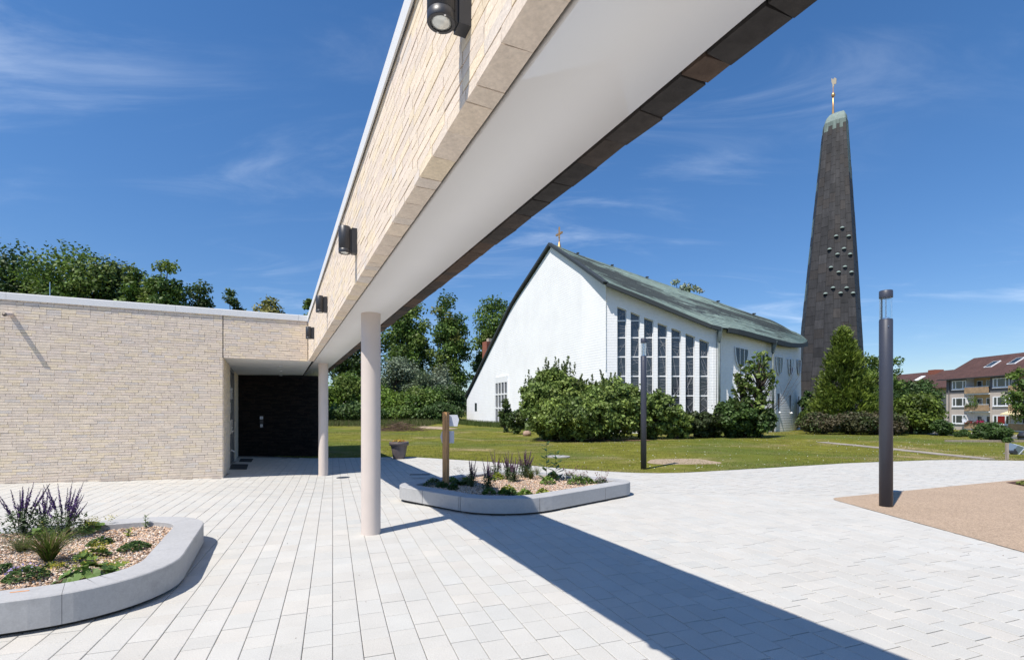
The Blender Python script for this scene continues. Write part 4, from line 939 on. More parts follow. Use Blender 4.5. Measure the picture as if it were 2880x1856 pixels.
for k in range(11): m1.prism([A3(FX-1.5, ya-k*.364, zA), A3(FX-1.5, ya-(k+1)*.364+.03, zA), A3(FX-1.5, ya-(k+.5)*.364, zA-.28)], (.02, 0, 0))
tag(m1.build('awning', M['awn'], origin=A3(FX, ya-2, zA)), 'pale yellow awning with scalloped edge on the ground floor balcony', 'awning')
c = fp(U(731), Vv(1180)); c[0] -= .45; t_ = small('satellite_dish', 'round white satellite dish by the lowest balcony of the flats', 'satellite dish', c)
m1 = MB(); V = []; F = []
for a in range(4):
    for b in range(16): w = 2*math.pi*b/16; r_ = .46*a/3; V.append(c+A3(-.12+.12*(1-(a/3)**2)*1., r_*math.cos(w), r_*math.sin(w)))
F = [[a*16+b, a*16+(b+1) % 16, (a+1)*16+(b+1) % 16, (a+1)*16+b] for a in range(3) for b in range(16)]; m1.add(V, F); m1.build('dish', M['white'], t_, smooth=True)
m1 = MB(); m1.tube([c+A3(0, 0, 0), c+A3(.35, 0, -.2)], .03, 6); m1.tube([c+A3(0, 0, -.4), c+A3(-.45, 0, -.05)], .015, 5); m1.build('arm', M['steel'], t_, kind='stuff')
far = thing('apartment_block', 'farther block of flats half hidden by trees, only its brown roof and red chimney showing', 'apartment block', A3(86, 110, GZ))
m1 = MB(); m1.box(A3(90, 110, 2.3), 5.6, 18, 4.1); m1.build('wall', M['rend'], far)
ra, rb = P3(2600, 1057.5, 116), P3(2692, 1046, 96); m1 = MB()
m1.prism([A3(82.5, 128, 6.0), A3(82.5, 92, 6.0), A3(90, 92, 9.9), A3(90, 128, 9.9)], (0, 0, .15)); m1.prism([A3(90, 128, 9.92), A3(90, 92, 9.92), A3(97, 92, 6), A3(97, 128, 6)], (0, 0, .13)); rf2 = m1.build('roof', M['tile'], far, kind='stuff')
c = P3(2632, 1040, 104); m1 = MB(); m1.box(A3(c[0], c[1], c[2]-1.4), .9, .9, 1.4); m1.build('chimney', M['red'], far)
c = P3(2690, 1040.5, 92); m1 = MB(); m1.box(A3(c[0], c[1], c[2]-1.4), .5, .35, 1.4); m1.build('chimney', M['red'], far)
m1 = MB(); c = P3(2643, 1061, 98); m1.box(c+A3(-4, 0, -.2), .9, .5, .06, A3(.87, 0, .49), A3(0, 1, 0), A3(-.49, 0, .87)); m1.build('skylight', M['wframe'], rf2)

# road beyond the lawn
def strip(name, x0, x1, z, m, **k):
    ys = np.linspace(20, 130, 12); V = [A3(x, y, z) for y in ys for x in (x0, x1)]; return mesh_obj(name, V, [[2*i, 2*i+1, 2*i+3, 2*i+2] for i in range(11)], m, **k)
strip('road', 46.5, 57.5, -1.425, M['asphalt'], kind='structure'); strip('pavement', 60.5, 64.5, -1.41, M['pave2'], kind='structure'); strip('footpath', 43.0, 45.6, -1.42, M['pave2'], kind='structure')
for x in (46.3, 57.7):
    m1 = MB(); m1.box(A3(x, 75, -1.39), .10, 55, .06); m1.build('kerb', M['kerb'], kind='structure')
# ------------------------------------------------------------------ vegetation
def leaf_arrays(C, size, nrm, along, tint, asp=.55):
    """diamond leaves: centres C, half-length size, unit normals, unit long axes"""
    b = np.cross(nrm, along); b /= np.linalg.norm(b, axis=1)[:, None]+1e-9
    s = np.asarray(size).reshape(-1, 1); a = along*s; b = b*s*asp
    V = np.stack([C-a, C+b-a*.1, C+a, C-b-a*.1], 1).reshape(-1, 3)
    F = np.arange(len(C)*4).reshape(-1, 4); return V, F, tint
def rdir(n, up=0.):
    d = RNG.normal(size=(n, 3)); d[:, 2] += up; return d/np.linalg.norm(d, axis=1)[:, None]
def crown_mesh(name, clusters, n, size, cols, parent, upn=.7, asp=.55, shell=.45, jit=.24):
    cl = np.array([c for c, r in clusters]); cr = np.array([r for c, r in clusters]); w = (cr.prod(1))**(2/3); w /= w.sum()
    k = RNG.choice(len(cl), n, p=w); d = rdir(n)
    rad = shell+(1-shell)*RNG.random(n)**.8; rad = np.where(RNG.random(n) < .2, RNG.random(n), rad)*(1+RNG.normal(0, .15, n))*np.where(RNG.random(n) < .04, RNG.uniform(1, 1.3, n), 1)
    C = cl[k]+d*cr[k]*rad[:, None]
    nr = d*.55+rdir(n, upn); nr /= np.linalg.norm(nr, axis=1)[:, None]
    al = np.cross(nr, rdir(n)); al /= np.linalg.norm(al, axis=1)[:, None]+1e-9
    cols = np.array(cols); cc_ = cols[RNG.integers(0, len(cols), len(cl))]*RNG.uniform(.82, 1.18, (len(cl), 1))
    T = cc_[k]*(1+RNG.normal(0, jit, (n, 1))); T = np.clip(T, .003, .9)
    V, F, T = leaf_arrays(C, size*RNG.uniform(.6, 1.3, n), nr, al, T, asp)
    return mesh_obj(name, V, F, M['leaf'], parent, T)
GREEN = [(0.101, 0.172, 0.032), (0.124, 0.197, 0.036), (0.080, 0.142, 0.029), (0.151, 0.211, 0.044)]
DGREEN = [(0.057, 0.107, 0.026), (0.073, 0.125, 0.031), (0.050, 0.090, 0.024)]
LGREEN = [(0.143, 0.237, 0.032), (0.172, 0.257, 0.043), (0.122, 0.200, 0.032)]
SILVER = [(0.152, 0.196, 0.123), (0.189, 0.232, 0.160), (0.123, 0.167, 0.087)]
YGREEN = [(0.180, 0.188, 0.042), (0.225, 0.217, 0.068), (0.135, 0.158, 0.033)]
def gz(x, y): return float(terrain(x, y)) if y > 20 else float(ground(x, y))
def tree(name, label, cat, u, vt, vb, d, wpx, ncl=26, n=6500, size=.20, cols=GREEN, group=None, bot=.18, seed=0, shape=.85, crs=(.28, .44), trunk=True, upn=.7, asp=.6, z0=None):
    """a tree whose crown spans wpx pixels round u and reaches up to row vt, d metres away"""
    global RNG
    RNG = np.random.default_rng(seed+11)
    p = P2(u, d); zb = gz(*p) if z0 is None else z0; H = zat(vt, d)-zb; R = wpx/2*d/FPX
    root = thing(name, label, cat, A3(p[0], p[1], zb), group); zc_ = zb+H*(bot+(1-bot)*.5); hz = H*(1-bot)/2
    ncl = int(1.7*ncl*min(2.6, max(1, hz/R/1.25))); cl = []
    while len(cl) < ncl:
        q = RNG.uniform(-1, 1, 3); rr = np.linalg.norm(q)
        if rr > 1 or rr < .35: continue
        w = 1-(abs(q[2])**1.0)*(1-shape) if q[2] < 0 else (1-q[2]**2*(1-shape)*.6)
        rc = R*RNG.uniform(*crs)
        c = A3(p[0]+q[0]*(R-rc*.7)*w, p[1]+q[1]*(R-rc*.7)*w, zc_+q[2]*(hz-rc*.62)); cl.append((c, A3(rc, rc, rc*RNG.uniform(.6, .85))))
    lo_, hi_ = zb+H*bot, zb+H; ex = lambda f: f([c for c, r in cl])
    z1_ = max(c[2]+r[2]*.92 for c, r in cl); z0_ = min(c[2]-r[2]*.92 for c, r in cl); x1_ = max(c[0]+r[0]*.95 for c, r in cl); x0_ = min(c[0]-r[0]*.95 for c, r in cl)
    kz, kx = (hi_-lo_)/(z1_-z0_), 2*R/(x1_-x0_)
    cl = [(A3(p[0]-R+(c[0]-x0_)*kx, c[1], lo_+(c[2]-z0_)*kz), r*A3(kx, 1.1, kz)) for c, r in cl]
    crown_mesh('crown', cl, int(n*2.0), size, cols, root, upn, asp)
    mb = MB(); tr_ = H*.017+.05; top = zb+H*.82; ax = [A3(p[0]+RNG.normal(0, .15)*k/4*R*.3, p[1]+RNG.normal(0, .1)*k/4, zb-.1+(top-zb)*k/5) for k in range(6)]
    mb.tube(ax, [tr_*1.25, tr_, tr_*.85, tr_*.65, tr_*.4, tr_*.15], 8)
    mb.build('trunk', M['bark'], root, smooth=True)
    mb = MB()
    for c, r in cl[::1 if ncl < 30 else 2]:
        k = np.clip((c[2]-zb)/(top-zb)*.75, .15, .95)*5; i = int(min(k, 4)); a = ax[i]+(ax[i+1]-ax[i])*(k-i); m_ = (a+c)/2+A3(0, 0, -.08*R); mb.tube([a, m_, c], [tr_*.38, tr_*.24, tr_*.08], 5)
    if mb.n: mb.build('limbs', M['bark'], root, smooth=True, kind='stuff')
    return root
GT = 'tall trees behind the brick building'
for a in [(40, 684, 55, 270, 40, DGREEN, 'dark tall tree rising at the left edge behind the brick building roof', 1),
          (205, 672, 54, 300, 46, GREEN, 'broadest tall tree behind the brick building, with the highest rounded crown', 2),
          (318, 722, 57, 200, 30, DGREEN, 'dark tree on the right shoulder of the tallest broad tree behind the building', 3),
          (380, 748, 53, 120, 22, GREEN, 'thin tree with sky showing through, between two fuller trees behind the building', 4),
          (462, 728, 52, 150, 24, GREEN, 'pointed mid green tree behind the roof, right of the thin see-through tree', 5),
          (540, 788, 55, 120, 20, DGREEN, 'lower dark tree behind the roof, where the tall tree row drops away', 6),
          (652, 815, 60, 88, 16, DGREEN, 'small dark round tree alone above the building roof edge', 7),
          (755, 838, 58, 130, 20, YGREEN, 'low yellowish tree in flower above the roof near the canopy', 8),
          (868, 842, 60, 60, 12, GREEN, 'small treetop just peeping out beside the canopy edge over the roof', 9)]:
    u, vt, d, w, nc, co, lab, sd = a
    tree('leafy_tree', lab, 'tree', u, vt, 1190, d, w, nc, int(2600+w*32), .19, co, GT, .10, sd, .85)
GM = 'trees behind the shrub belt'
tree('leafy_tree', 'tall dark tree mostly hidden behind the canopy and nearer column', 'tree', 1000, 850, 1190, 88, 190, 24, 7000, .26, DGREEN, GM, .2, 21)
tree('leafy_tree', 'tall bright tree just right of the nearer column above silvery shrubs', 'tree', 1150, 838, 1190, 86, 160, 26, 8000, .25, GREEN, GM, .12, 22)
tree('leafy_tree', 'slender tall tree standing clear left of the church, flecked with yellow', 'tree', 1265, 822, 1190, 84, 135, 26, 7500, .24, YGREEN[:1]+GREEN+GREEN, GM, .08, 23, .95)
tree('leafy_tree', 'tree behind the sloping church gable, rising beside the red chimney', 'tree', 1392, 828, 1190, 92, 150, 26, 6500, .26, GREEN, GM, .05, 24)
tree('leafy_tree', 'dark narrow tree squeezed against the lower slope of the church roof', 'tree', 1350, 985, 1190, 88, 60, 14, 3500, .24, DGREEN, GM, .0, 25)
tree('silver_tree', 'silvery treetop showing above the green church roof', 'tree', 1925, 782, 1200, 66, 112, 18, 620, .22, [(.34, .38, .27), (.26, .31, .19), (.42, .45, .36)], None, .60, 26, crs=(.16, .28))
GS = 'shrub belt along the lawn'
for a in [(905, 1075, 70, 130, LGREEN, 'pale green shrub seen between the two columns', 31),
          (985, 1045, 72, 150, GREEN, 'mid green shrub between the columns, right of the pale one', 32),
          (1000, 1130, 64, 170, DGREEN, 'low dark shrub at the foot of the shrub belt between the columns', 33),
          (1110, 1000, 76, 170, SILVER, 'large silvery willow shrub right of the nearer column', 34),
          (1215, 1020, 77, 170, SILVER, 'second silvery willow shrub, nearer the slender tall tree', 35),
          (1090, 1085, 70, 150, LGREEN, 'bright green shrub in front of the large silvery willow', 36),
          (1180, 1085, 71, 150, GREEN, 'mid green shrub below the two silvery willows, above the brush pile', 37),
          (1265, 1080, 73, 120, DGREEN, 'dark shrub close to the left corner of the church', 38),
          (1240, 1130, 66, 130, DGREEN, 'low dark shrub behind the top of the signpost', 39),
          (1130, 1140, 67, 110, GREEN, 'small shrub behind the brush pile', 40),
          (840, 1060, 74, 120, GREEN, 'shrub glimpsed left of the farther column', 41)]:
    u, vt, d, w, co, lab, sd = a
    tree('shrub', lab, 'shrub', u, vt, 1186, d, w, 22, 4600, .20, co, GS, .0, sd, .9, (.3, .45))
# planting in front of the church
GB = 'bushes along the church wall'
BUSH = [(0.151, 0.216, 0.051), (0.189, 0.254, 0.061), (0.121, 0.177, 0.045), (0.216, 0.284, 0.066)]
for a in [(1560, 1032, 29.5, 185, 64, 19000, BUSH, 'biggest bush, with tall upright shoots in front of the church gable', 51),
          (1705, 1062, 29.2, 225, 64, 19000, BUSH, 'dense bush in front of the first tall church windows, left of the lamp post', 52),
          (1610, 1105, 28.2, 260, 54, 13000, BUSH, 'low front lobe of the bush mass below the church gable', 53),
          (1835, 1100, 29.0, 150, 30, 9500, BUSH, 'rounded bush behind the farther lamp post', 54),
          (1905, 1150, 28.6, 80, 18, 4200, BUSH, 'small bush tapering down right of the farther lamp post', 55),
          (1975, 1158, 29.5, 120, 24, 6500, [(.045, .065, .02), (.055, .075, .028)], 'low greyish bush under the last tall church windows', 56),
          (2092, 1120, 28.8, 150, 30, 10000, DGREEN+[(.05, .09, .02)], 'dark bush at the foot of the young maple tree', 57)]:
    u, vt, d, w, nc, n, co, lab, sd = a
    r_ = tree('bush', lab, 'bush', u, vt, 1232, d, w*1.12, int(nc*2.2), int(n*.8), .105, co, GB, .0, sd, 1., (.11, .21), upn=.6)
    if sd in (51, 52, 53, 54, 56, 57):                                                   # upright leafy shoots
        RNG = np.random.default_rng(sd); C = []; mb = MB()
        for k in range(34 if sd == 51 else 26 if sd == 52 else 12):
            x_ = RNG.uniform(-.5, .5); uu = u+x_*w; b_ = P3(uu, vt+28+300*x_*x_*(.5 if sd == 53 else 1), d+RNG.uniform(-1, 1)); h = RNG.uniform(.4, 1.35)*(1.15 if sd == 51 else .8); t_ = b_+A3(RNG.normal(0, .2), 0, h); mb.tube([b_, t_], [.015, .005], 4); f = RNG.random(90)
            C.append(b_+(t_-b_)*f[:, None]+RNG.normal(0, .10, (90, 3))*(1.1-f[:, None]))
        C = np.vstack(C); n = len(C); nr = rdir(n, .8); al = np.cross(nr, rdir(n)); al /= np.linalg.norm(al, axis=1)[:, None]
        V, F, T = leaf_arrays(C, .07*RNG.uniform(.6, 1.3, n), nr, al, A3(.105, .145, .036)*(1+RNG.normal(0, .2, (n, 1)))); mesh_obj('shoots', V, F, M['leaf'], r_, np.clip(T, .005, 1), kind='stuff')
tree('young_maple', 'young maple with big yellow green leaves in front of the apse', 'tree', 2135, 985, 1232, 28.4, 95, 60, 560, .13, [(.15, .22, .045), (.20, .26, .07), (.09, .14, .03)], None, .10, 61, .7, (.11, .18))
tree('young_maple', 'thin young maple stem beside the shield shaped church window', 'tree', 2085, 1025, 1232, 28.9, 55, 30, 330, .12, [(.07, .12, .025), (.10, .14, .03)], None, .10, 62, .8, (.13, .22))
for u, vt, d, w, lab, sd in ((1420, 1120, 37, 40, 'tall weeds growing against the four-light church window', 63), (1455, 1150, 35, 60, 'low weeds between the gable window and the bushes', 64)):
    tree('weeds', lab, 'weeds', u, vt, 1200, d, w, 12, 1700, .09, [(.06, .10, .025), (.08, .11, .03)], None, .0, sd, .5, (.3, .5))
RNG = np.random.default_rng(99)
p = P2(2150, 29.5); mb = MB(); rs2 = random.Random(4)                      # bare twigs beside the maple
b0_ = A3(p[0], p[1], 1.2)
for k in range(9):
    e = P3(2150+rs2.uniform(0, 115), rs2.uniform(1010, 1110), 29.5+rs2.uniform(-.5, .5)); m_ = (b0_+e)/2+A3(.1, 0, -.2); mb.tube([b0_, m_, e], [.014, .010, .004], 4)
    for _ in range(2): f = rs2.uniform(.4, .9); q = b0_+(e-b0_)*f; mb.tube([q, q+A3(rs2.uniform(-.2, .5), 0, rs2.uniform(-.1, .5))], [.007, .003], 3)
mb.tube([A3(p[0]-.1, p[1], -.05), b0_], [.03, .015], 5); tag(mb.build('bare_twigs', M['bark'], origin=A3(p[0], p[1], 0)), 'bare leafless twigs reaching across the downpipe of the apse', 'twigs')
# conifer
def conifer(label, u, vt, vb, d, wpx, n=26000):
    p = P2(u, d); zb = gz(*p); H = zat(vt, d)-zb; R = wpx/2*d/FPX; root = thing('conifer', label, 'conifer', A3(p[0], p[1], zb))
    r = np.random.default_rng(8); nb = 420; hb = r.random(nb)**1.25; az = r.uniform(0, 6.283, nb)
    Rh = lambda h: R*np.clip(1-h, 0, 1)**.80*(.93+.07*np.sin(h*30))+.04
    ln = Rh(hb)*r.uniform(.78, 1.10, nb); k = r.integers(0, nb, n); f = r.uniform(.30, 1., n)**.6
    dr = np.stack([np.cos(az), np.sin(az), np.zeros(nb)], 1)[k]; rad = ln[k]*f
    C = A3(p[0], p[1], zb)+dr*rad[:, None]; C[:, 2] += .1+hb[k]*H*.93+(f**2)*ln[k]*.30-.12*R*(1-hb[k]); C += r.normal(0, 1, (n, 3))*np.array([.16, .16, .13])
    al = dr*.7+A3(0, 0, .75)+r.normal(0, .35, (n, 3)); al /= np.linalg.norm(al, axis=1)[:, None]; nr = np.cross(al, r.normal(size=(n, 3))); nr /= np.linalg.norm(nr, axis=1)[:, None]
    bc = np.array([(.115, .165, .022), (.145, .195, .028), (.085, .125, .018)])[r.integers(0, 3, nb)]*r.uniform(.8, 1.25, (nb, 1))
    V, F, T = leaf_arrays(C, .15*r.uniform(.6, 1.3, n), nr, al, np.clip(bc[k]*(1+r.normal(0, .15, (n, 1))), .005, 1), .34); mesh_obj('foliage', V, F, M['leaf'], root, T)
    mb = MB(); mb.tube([A3(p[0], p[1], zb-.1), A3(p[0]+.05, p[1], zb+H*.6), A3(p[0], p[1], zb+H)], [.2, .1, .015], 8); mb.build('trunk', M['bark'], root, smooth=True)
conifer('dense cone shaped conifer in front of the copper bell tower', 2372, 908, 1200, 37, 215)
HED = [(0.075, 0.078, 0.033), (0.098, 0.083, 0.045), (0.068, 0.098, 0.030)]
for i, (u, lab) in enumerate(((2312, 'left half of the clipped reddish green hedge below the conifer'), (2400, 'middle of the reddish green hedge in front of the conifer'), (2488, 'right end of the reddish green hedge, behind the nearer lamp post'))):
    tree('hedge_shrub', lab, 'hedge', u, 1158, 1222, 33.2, 112, 26, 6500, .085, HED, 'hedge in front of the conifer', .0, 70+i, 1., (.34, .5))
tree('laurel_bush', 'bright yellow green laurel bush right of the nearer lamp post', 'bush', 2562, 1108, 1222, 34.5, 155, 34, 9000, .12, [(.115, .165, .025), (.14, .19, .035), (.08, .12, .02)], None, .0, 74, 1., (.26, .4))
tree('round_bush', 'dark green bush between the laurel and the dome topped pillar', 'bush', 2650, 1180, 1226, 32.0, 52, 16, 3500, .07, DGREEN+GREEN[:1], None, .0, 75, 1., (.35, .5))
tree('round_bush', 'large round juniper bush at the lawn edge in front of the flats', 'bush', 2790, 1186, 1243, 26.0, 80, 26, 9000, .055, DGREEN+[(.05, .085, .02)], None, .0, 76, .95, (.3, .45))
for u, vt, vb, d, w, lab, sd in ((2697, 1212, 1231, 30.5, 26, 'small low bush left of a pair at the lawn edge', 77), (2714, 1206, 1228, 31, 28, 'small bush behind its twin at the lawn edge', 78), (2736, 1222, 1236, 28.5, 17, 'tiny tuft of a bush left of the large juniper', 79), (2833, 1230, 1247, 25, 20, 'tiny bush right of the large juniper, by the grey stake', 80)):
    tree('small_bush', lab, 'bush', u, vt, vb, d, w, 10, 1300, .045, DGREEN+GREEN[:1], None, .0, sd, .95, (.4, .6))
tree('open_tree', 'open branching tree with sky between its limbs right of the bell tower', 'tree', 2478, 1000, 1190, 58, 135, 22, 2300, .17, GREEN, None, .45, 81, .9, (.2, .34))
tree('leafy_tree', 'dark tree hiding the farther roof, behind the laurel', 'tree', 2585, 1066, 1200, 64, 132, 30, 9000, .17, DGREEN, None, .0, 82, .95)
tree('leafy_tree', 'dark bushy tree between conifer and laurel, behind the nearer lamp post', 'tree', 2500, 1085, 1200, 56, 140, 26, 7000, .16, DGREEN+GREEN[:1], None, .0, 83, .95)
tree('leafy_tree', 'leafy tree at the right edge hiding part of the flats', 'tree', 2890, 1030, 1205, 46, 110, 24, 2300, .13, GREEN, None, .28, 84, .9, (.22, .36))
tree('shrub', 'dark shrub tucked between the church apse and the conifer', 'shrub', 2275, 1100, 1215, 41, 60, 14, 3500, .11, DGREEN, None, .0, 85, .95)
tree('small_bush', 'yellowish bush in the bark mulch at the right edge', 'bush', 2900, 1352, 1380, 10.6, 60, 10, 900, .03, YGREEN, None, .0, 86, .95, (.4, .6))
# distant wood closing the horizon
RNG = np.random.default_rng(5); cl = []
for x in np.arange(-210, 260, 5.5): cl.append((A3(x+RNG.normal(0, 2), 190+RNG.normal(0, 8), RNG.uniform(1, 3)), A3(5.5, 4, RNG.uniform(4, 6.5))))
o = crown_mesh('distant_wood', cl, 16000, .65, DGREEN+GREEN, None); o['kind'] = 'stuff'
# grass blades, longer by the shrubs and at the church foot
def blades(name, pts, h, w, cols, lean=.5, **k):
    n = len(pts); a = RNG.uniform(0, 6.283, n); d = np.stack([np.cos(a), np.sin(a), 0*a], 1); hh = np.asarray(h)*RNG.uniform(.5, 1.4, n); z = terrain(pts[:, 0], pts[:, 1])
    B = np.column_stack([pts, z]); s = np.cross(d, A3(0, 0, 1))*np.asarray(w).reshape(-1, 1); T = B+np.array([0, 0, 1])*hh[:, None]+d*(hh*lean*RNG.uniform(.2, 1, n))[:, None]
    V = np.stack([B-s, B+s, T], 1).reshape(-1, 3); F = np.arange(3*n).reshape(-1, 3); cols = np.array(cols); c = cols[RNG.integers(0, len(cols), n)]*RNG.uniform(.7, 1.3, (n, 1))
    return mesh_obj(name, V, F, M['grass'], None, c, False, kind='stuff', **k)
def lawn_pts(n, x0, x1, dmin, dmax):
    x = RNG.uniform(x0, x1, n); t = RNG.random(n)**1.7; y = edge_y(x)+.03+dmin+(dmax-dmin)*t; ok = np.abs(x) < y*1.16+1; return np.column_stack([x, y])[ok]
LG = [(0.148, 0.200, 0.035), (0.200, 0.217, 0.049), (0.227, 0.200, 0.070), (0.131, 0.209, 0.031), (0.270, 0.227, 0.104)]
q = lawn_pts(150000, -14, 34, 0, 34); dryn = np.sin(q[:, 0]*.9+1.3*np.sin(q[:, 1]*.5))*np.sin(q[:, 1]*.8+.7)
q = q[(dryn < .35) | (RNG.random(len(q)) < .35)]
blades('grass', q, .030, .004+.0004*q[:, 1], LG)
q = np.column_stack([RNG.uniform(-14, 6, 16000), RNG.uniform(36, 69, 16000)]); lin = np.interp(q[:, 0], [-14, G2[0], C0[0]], [72, G2[1], C0[1]]); q[:, 1] = lin-RNG.random(16000)**1.6*11-.2
q = q[q[:, 0] < 5]; blades('tall_grass', q, .42, .02, [(.075, .11, .028), (.10, .12, .04), (.06, .10, .025)])
q = np.column_stack([RNG.uniform(-24, -9, 9000), RNG.uniform(52, 66, 9000)]); blades('tall_grass', q, .5, .025, [(.11, .13, .045), (.085, .12, .03), (.15, .14, .07)])
q = lawn_pts(900, 2, 30, .5, 17); C = np.column_stack([q, terrain(q[:, 0], q[:, 1])+.035]); nr = rdir(len(q), 2.5); al = np.cross(nr, rdir(len(q))); al /= np.linalg.norm(al, axis=1)[:, None]
V, F, T = leaf_arrays(C, np.full(len(q), .016), nr, al, np.tile((.75, .75, .70), (len(q), 1)), .9); mesh_obj('daisies', V, F, M['petal'], None, T, kind='stuff')
# trodden sandy patches, old slab strip, manhole, stone, brush pile
def patch(name, pts, m, dz=.02, **k): pts = np.array(pts, float); return mesh_obj(name, np.column_stack([pts, terrain(pts[:, 0], pts[:, 1])+dz]), [list(range(len(pts)))], m, **k)
patch('sandy_track', [P2(u, 1.6*FPX/(v-CV)) for u, v in ((1195, 1198), (1240, 1200), (1290, 1206), (1250, 1208), (1185, 1203), (1148, 1186.5), (1160, 1184.5), (1215, 1190), (1195, 1193))][::-1], M['sand'], .03, kind='structure')
patch('bare_soil', fillet([(3.9, 14.6), (6.6, 14.9), (6.2, 16.6), (4.6, 16.3)], .5, 5), M['sand'], .010, kind='structure')
patch('bare_soil', fillet([(1.2, 27.2), (7.6, 27.0), (7.8, 27.9), (1.5, 28.4)], .4, 5), mat('reddish_soil', (.18, .105, .065), .95, noise=(7, .35)), .03, kind='structure')
pth = [(15.4, 24.6), (15.75, 22.2), (15.85, 20.4), (15.7, 17.9), (15.75, 16.2)]; ps = MB()
strip_o = MB()
pp = np.array(pth); s_ = np.r_[0, np.cumsum(np.linalg.norm(np.diff(pp, axis=0), axis=1))]
root = None
vs = [A3(x+o_, y, float(terrain(x, y))+.012) for x, y in pth for o_ in (-.26, .26)]
path = mesh_obj('garden_path', vs, [[2*i, 2*i+1, 2*i+3, 2*i+2] for i in range(4)], M['joint'], kind='structure')
q = .05
while q < s_[-1]-.5:
    c = A3(np.interp(q+.24, s_, pp[:, 0]), np.interp(q+.24, s_, pp[:, 1])); m1 = MB(); m1.box(A3(*c, float(terrain(*c))+.014+random.uniform(0, .008)), .23+random.uniform(-.02, .02), .23, .02, tint=None); m1.build('slab', M['pave2'], path); q += .49
mb = MB(); c = (1.58, 17.15); z = float(terrain(*c)); mb.lathe(A3(*c, z), [(.44, -.02), (.44, .035), (.32, .04), (.32, .02)], 32, cap=False); mh = mb.build('manhole', M['kerb'], origin=A3(*c, z)); tag(mh, 'round concrete manhole with pale lid set in the lawn behind the planter', 'manhole')
mb = MB(); mb.lathe(A3(*c, z), [(.30, .0), (.30, .034), (.25, .036)], 32); mb.build('lid', M['concrete'], mh)
mb = MB(); mb.lathe(A3(*P2(1482, 33.0), -.1), [(.20, 0), (.30, .15), (.25, .32), (.1, .40)], 9); tag(mb.build('boulder', M['stone'], origin=A3(*P2(1482, 33), 0), smooth=True), 'pinkish boulder on the lawn left of the big bush', 'stone')
p = P2(1125, 41); mb = MB(); rb = random.Random(2)
for k in range(420):
    a, b = rb.gauss(0, 1.0), rb.gauss(0, .7); z = max(.02, .75*math.exp(-(a*a/1.6+b*b))*rb.random()); w = rb.uniform(0, 6.28); L = rb.uniform(.3, 1.0)
    mb.tube([A3(p[0]+a, p[1]+b, z), A3(p[0]+a+L*math.cos(w), p[1]+b+L*math.sin(w), max(.01, z+rb.uniform(-.2, .25)))], [.018, .008], 3, tint=None, cap=False)
tag(mb.build('brush_pile', M['debris'], origin=A3(*p, 0)), 'heap of dry cut brushwood on the lawn right of the nearer column', 'brush pile')
mb = MB()
for a, b in ((( 24.6, 26.3), (21.9, 25.3)), ((29.3, 32.0), (25.7, 29.0))): mb.beam(A3(*a, gz(*a)+.02), A3(*b, gz(*b)+.02), .12, .12)
mb = MB(); mb.beam(A3(26.5, 25.5, gz(26.5, 25.5)+.03), A3(22.2, 25.2, gz(22.2, 25.2)+.03), .14, .14); mb.build('lawn_kerb', M['oldwood'], kind='structure')

# ------------------------------------------------------------------ lamps, signs, pot, pillars, floodlight
LP = 'lamp posts on the square'
for (x, y), lab in (((6.28, 8.27), 'nearer dark grey lamp post standing on the tan resin gravel'), ((3.62, 13.55), 'farther dark grey lamp post on the lawn edge in front of the church')):
    t_ = thing('lamp_post', lab, 'lamp post', A3(x, y, 0), LP); r = .0965 if y < 10 else .079; ht = 3.62 if y < 10 else 3.60
    mb = MB(); mb.lathe(A3(x, y, 0), [(r, -.05), (r, ht-.50), (r-.004, ht-.495), (r*.97, ht-.49), (r*.97, ht-.482)], 36); pole = mb.build('pole', M['lamppole'], t_)
    for p in pole.data.polygons: p.use_smooth = len(p.vertices) == 4
    mb = MB(); mb.lathe(A3(x, y, 0), [(r*.9, ht-.482), (r*.9, ht-.12)], 32, cap=False); mb.lathe(A3(x, y, 0), [(r*.84, ht-.12), (r*.84, ht-.482)], 32, cap=False); mb.build('glass_tube', M['glass'], t_, smooth=True)
    mb = MB(); mb.tube([A3(x, y, ht-.49), A3(x, y, ht-.11)], .012, 8); mb.lathe(A3(x, y, ht-.485), [(r*.55, 0), (r*.5, .03)], 20); mb.build('light_source', M['chrome'], t_, smooth=False)
    mb = MB(); mb.lathe(A3(x, y, 0), [(r*.99, ht-.125), (r, ht-.12), (r, ht-.008), (r-.008, ht)], 36); cp_ = mb.build('cap', M['lamppole'], t_)
    for p in cp_.data.polygons: p.use_smooth = len(p.vertices) == 4 and abs(p.normal.z) < .5
    mb = MB(); mb.lathe(A3(x-r*.35, y-r-.001+.002, ht-.62), [(.008, 0), (.008, .01)], 8); mb.build('bolt', M['chrome'], t_)
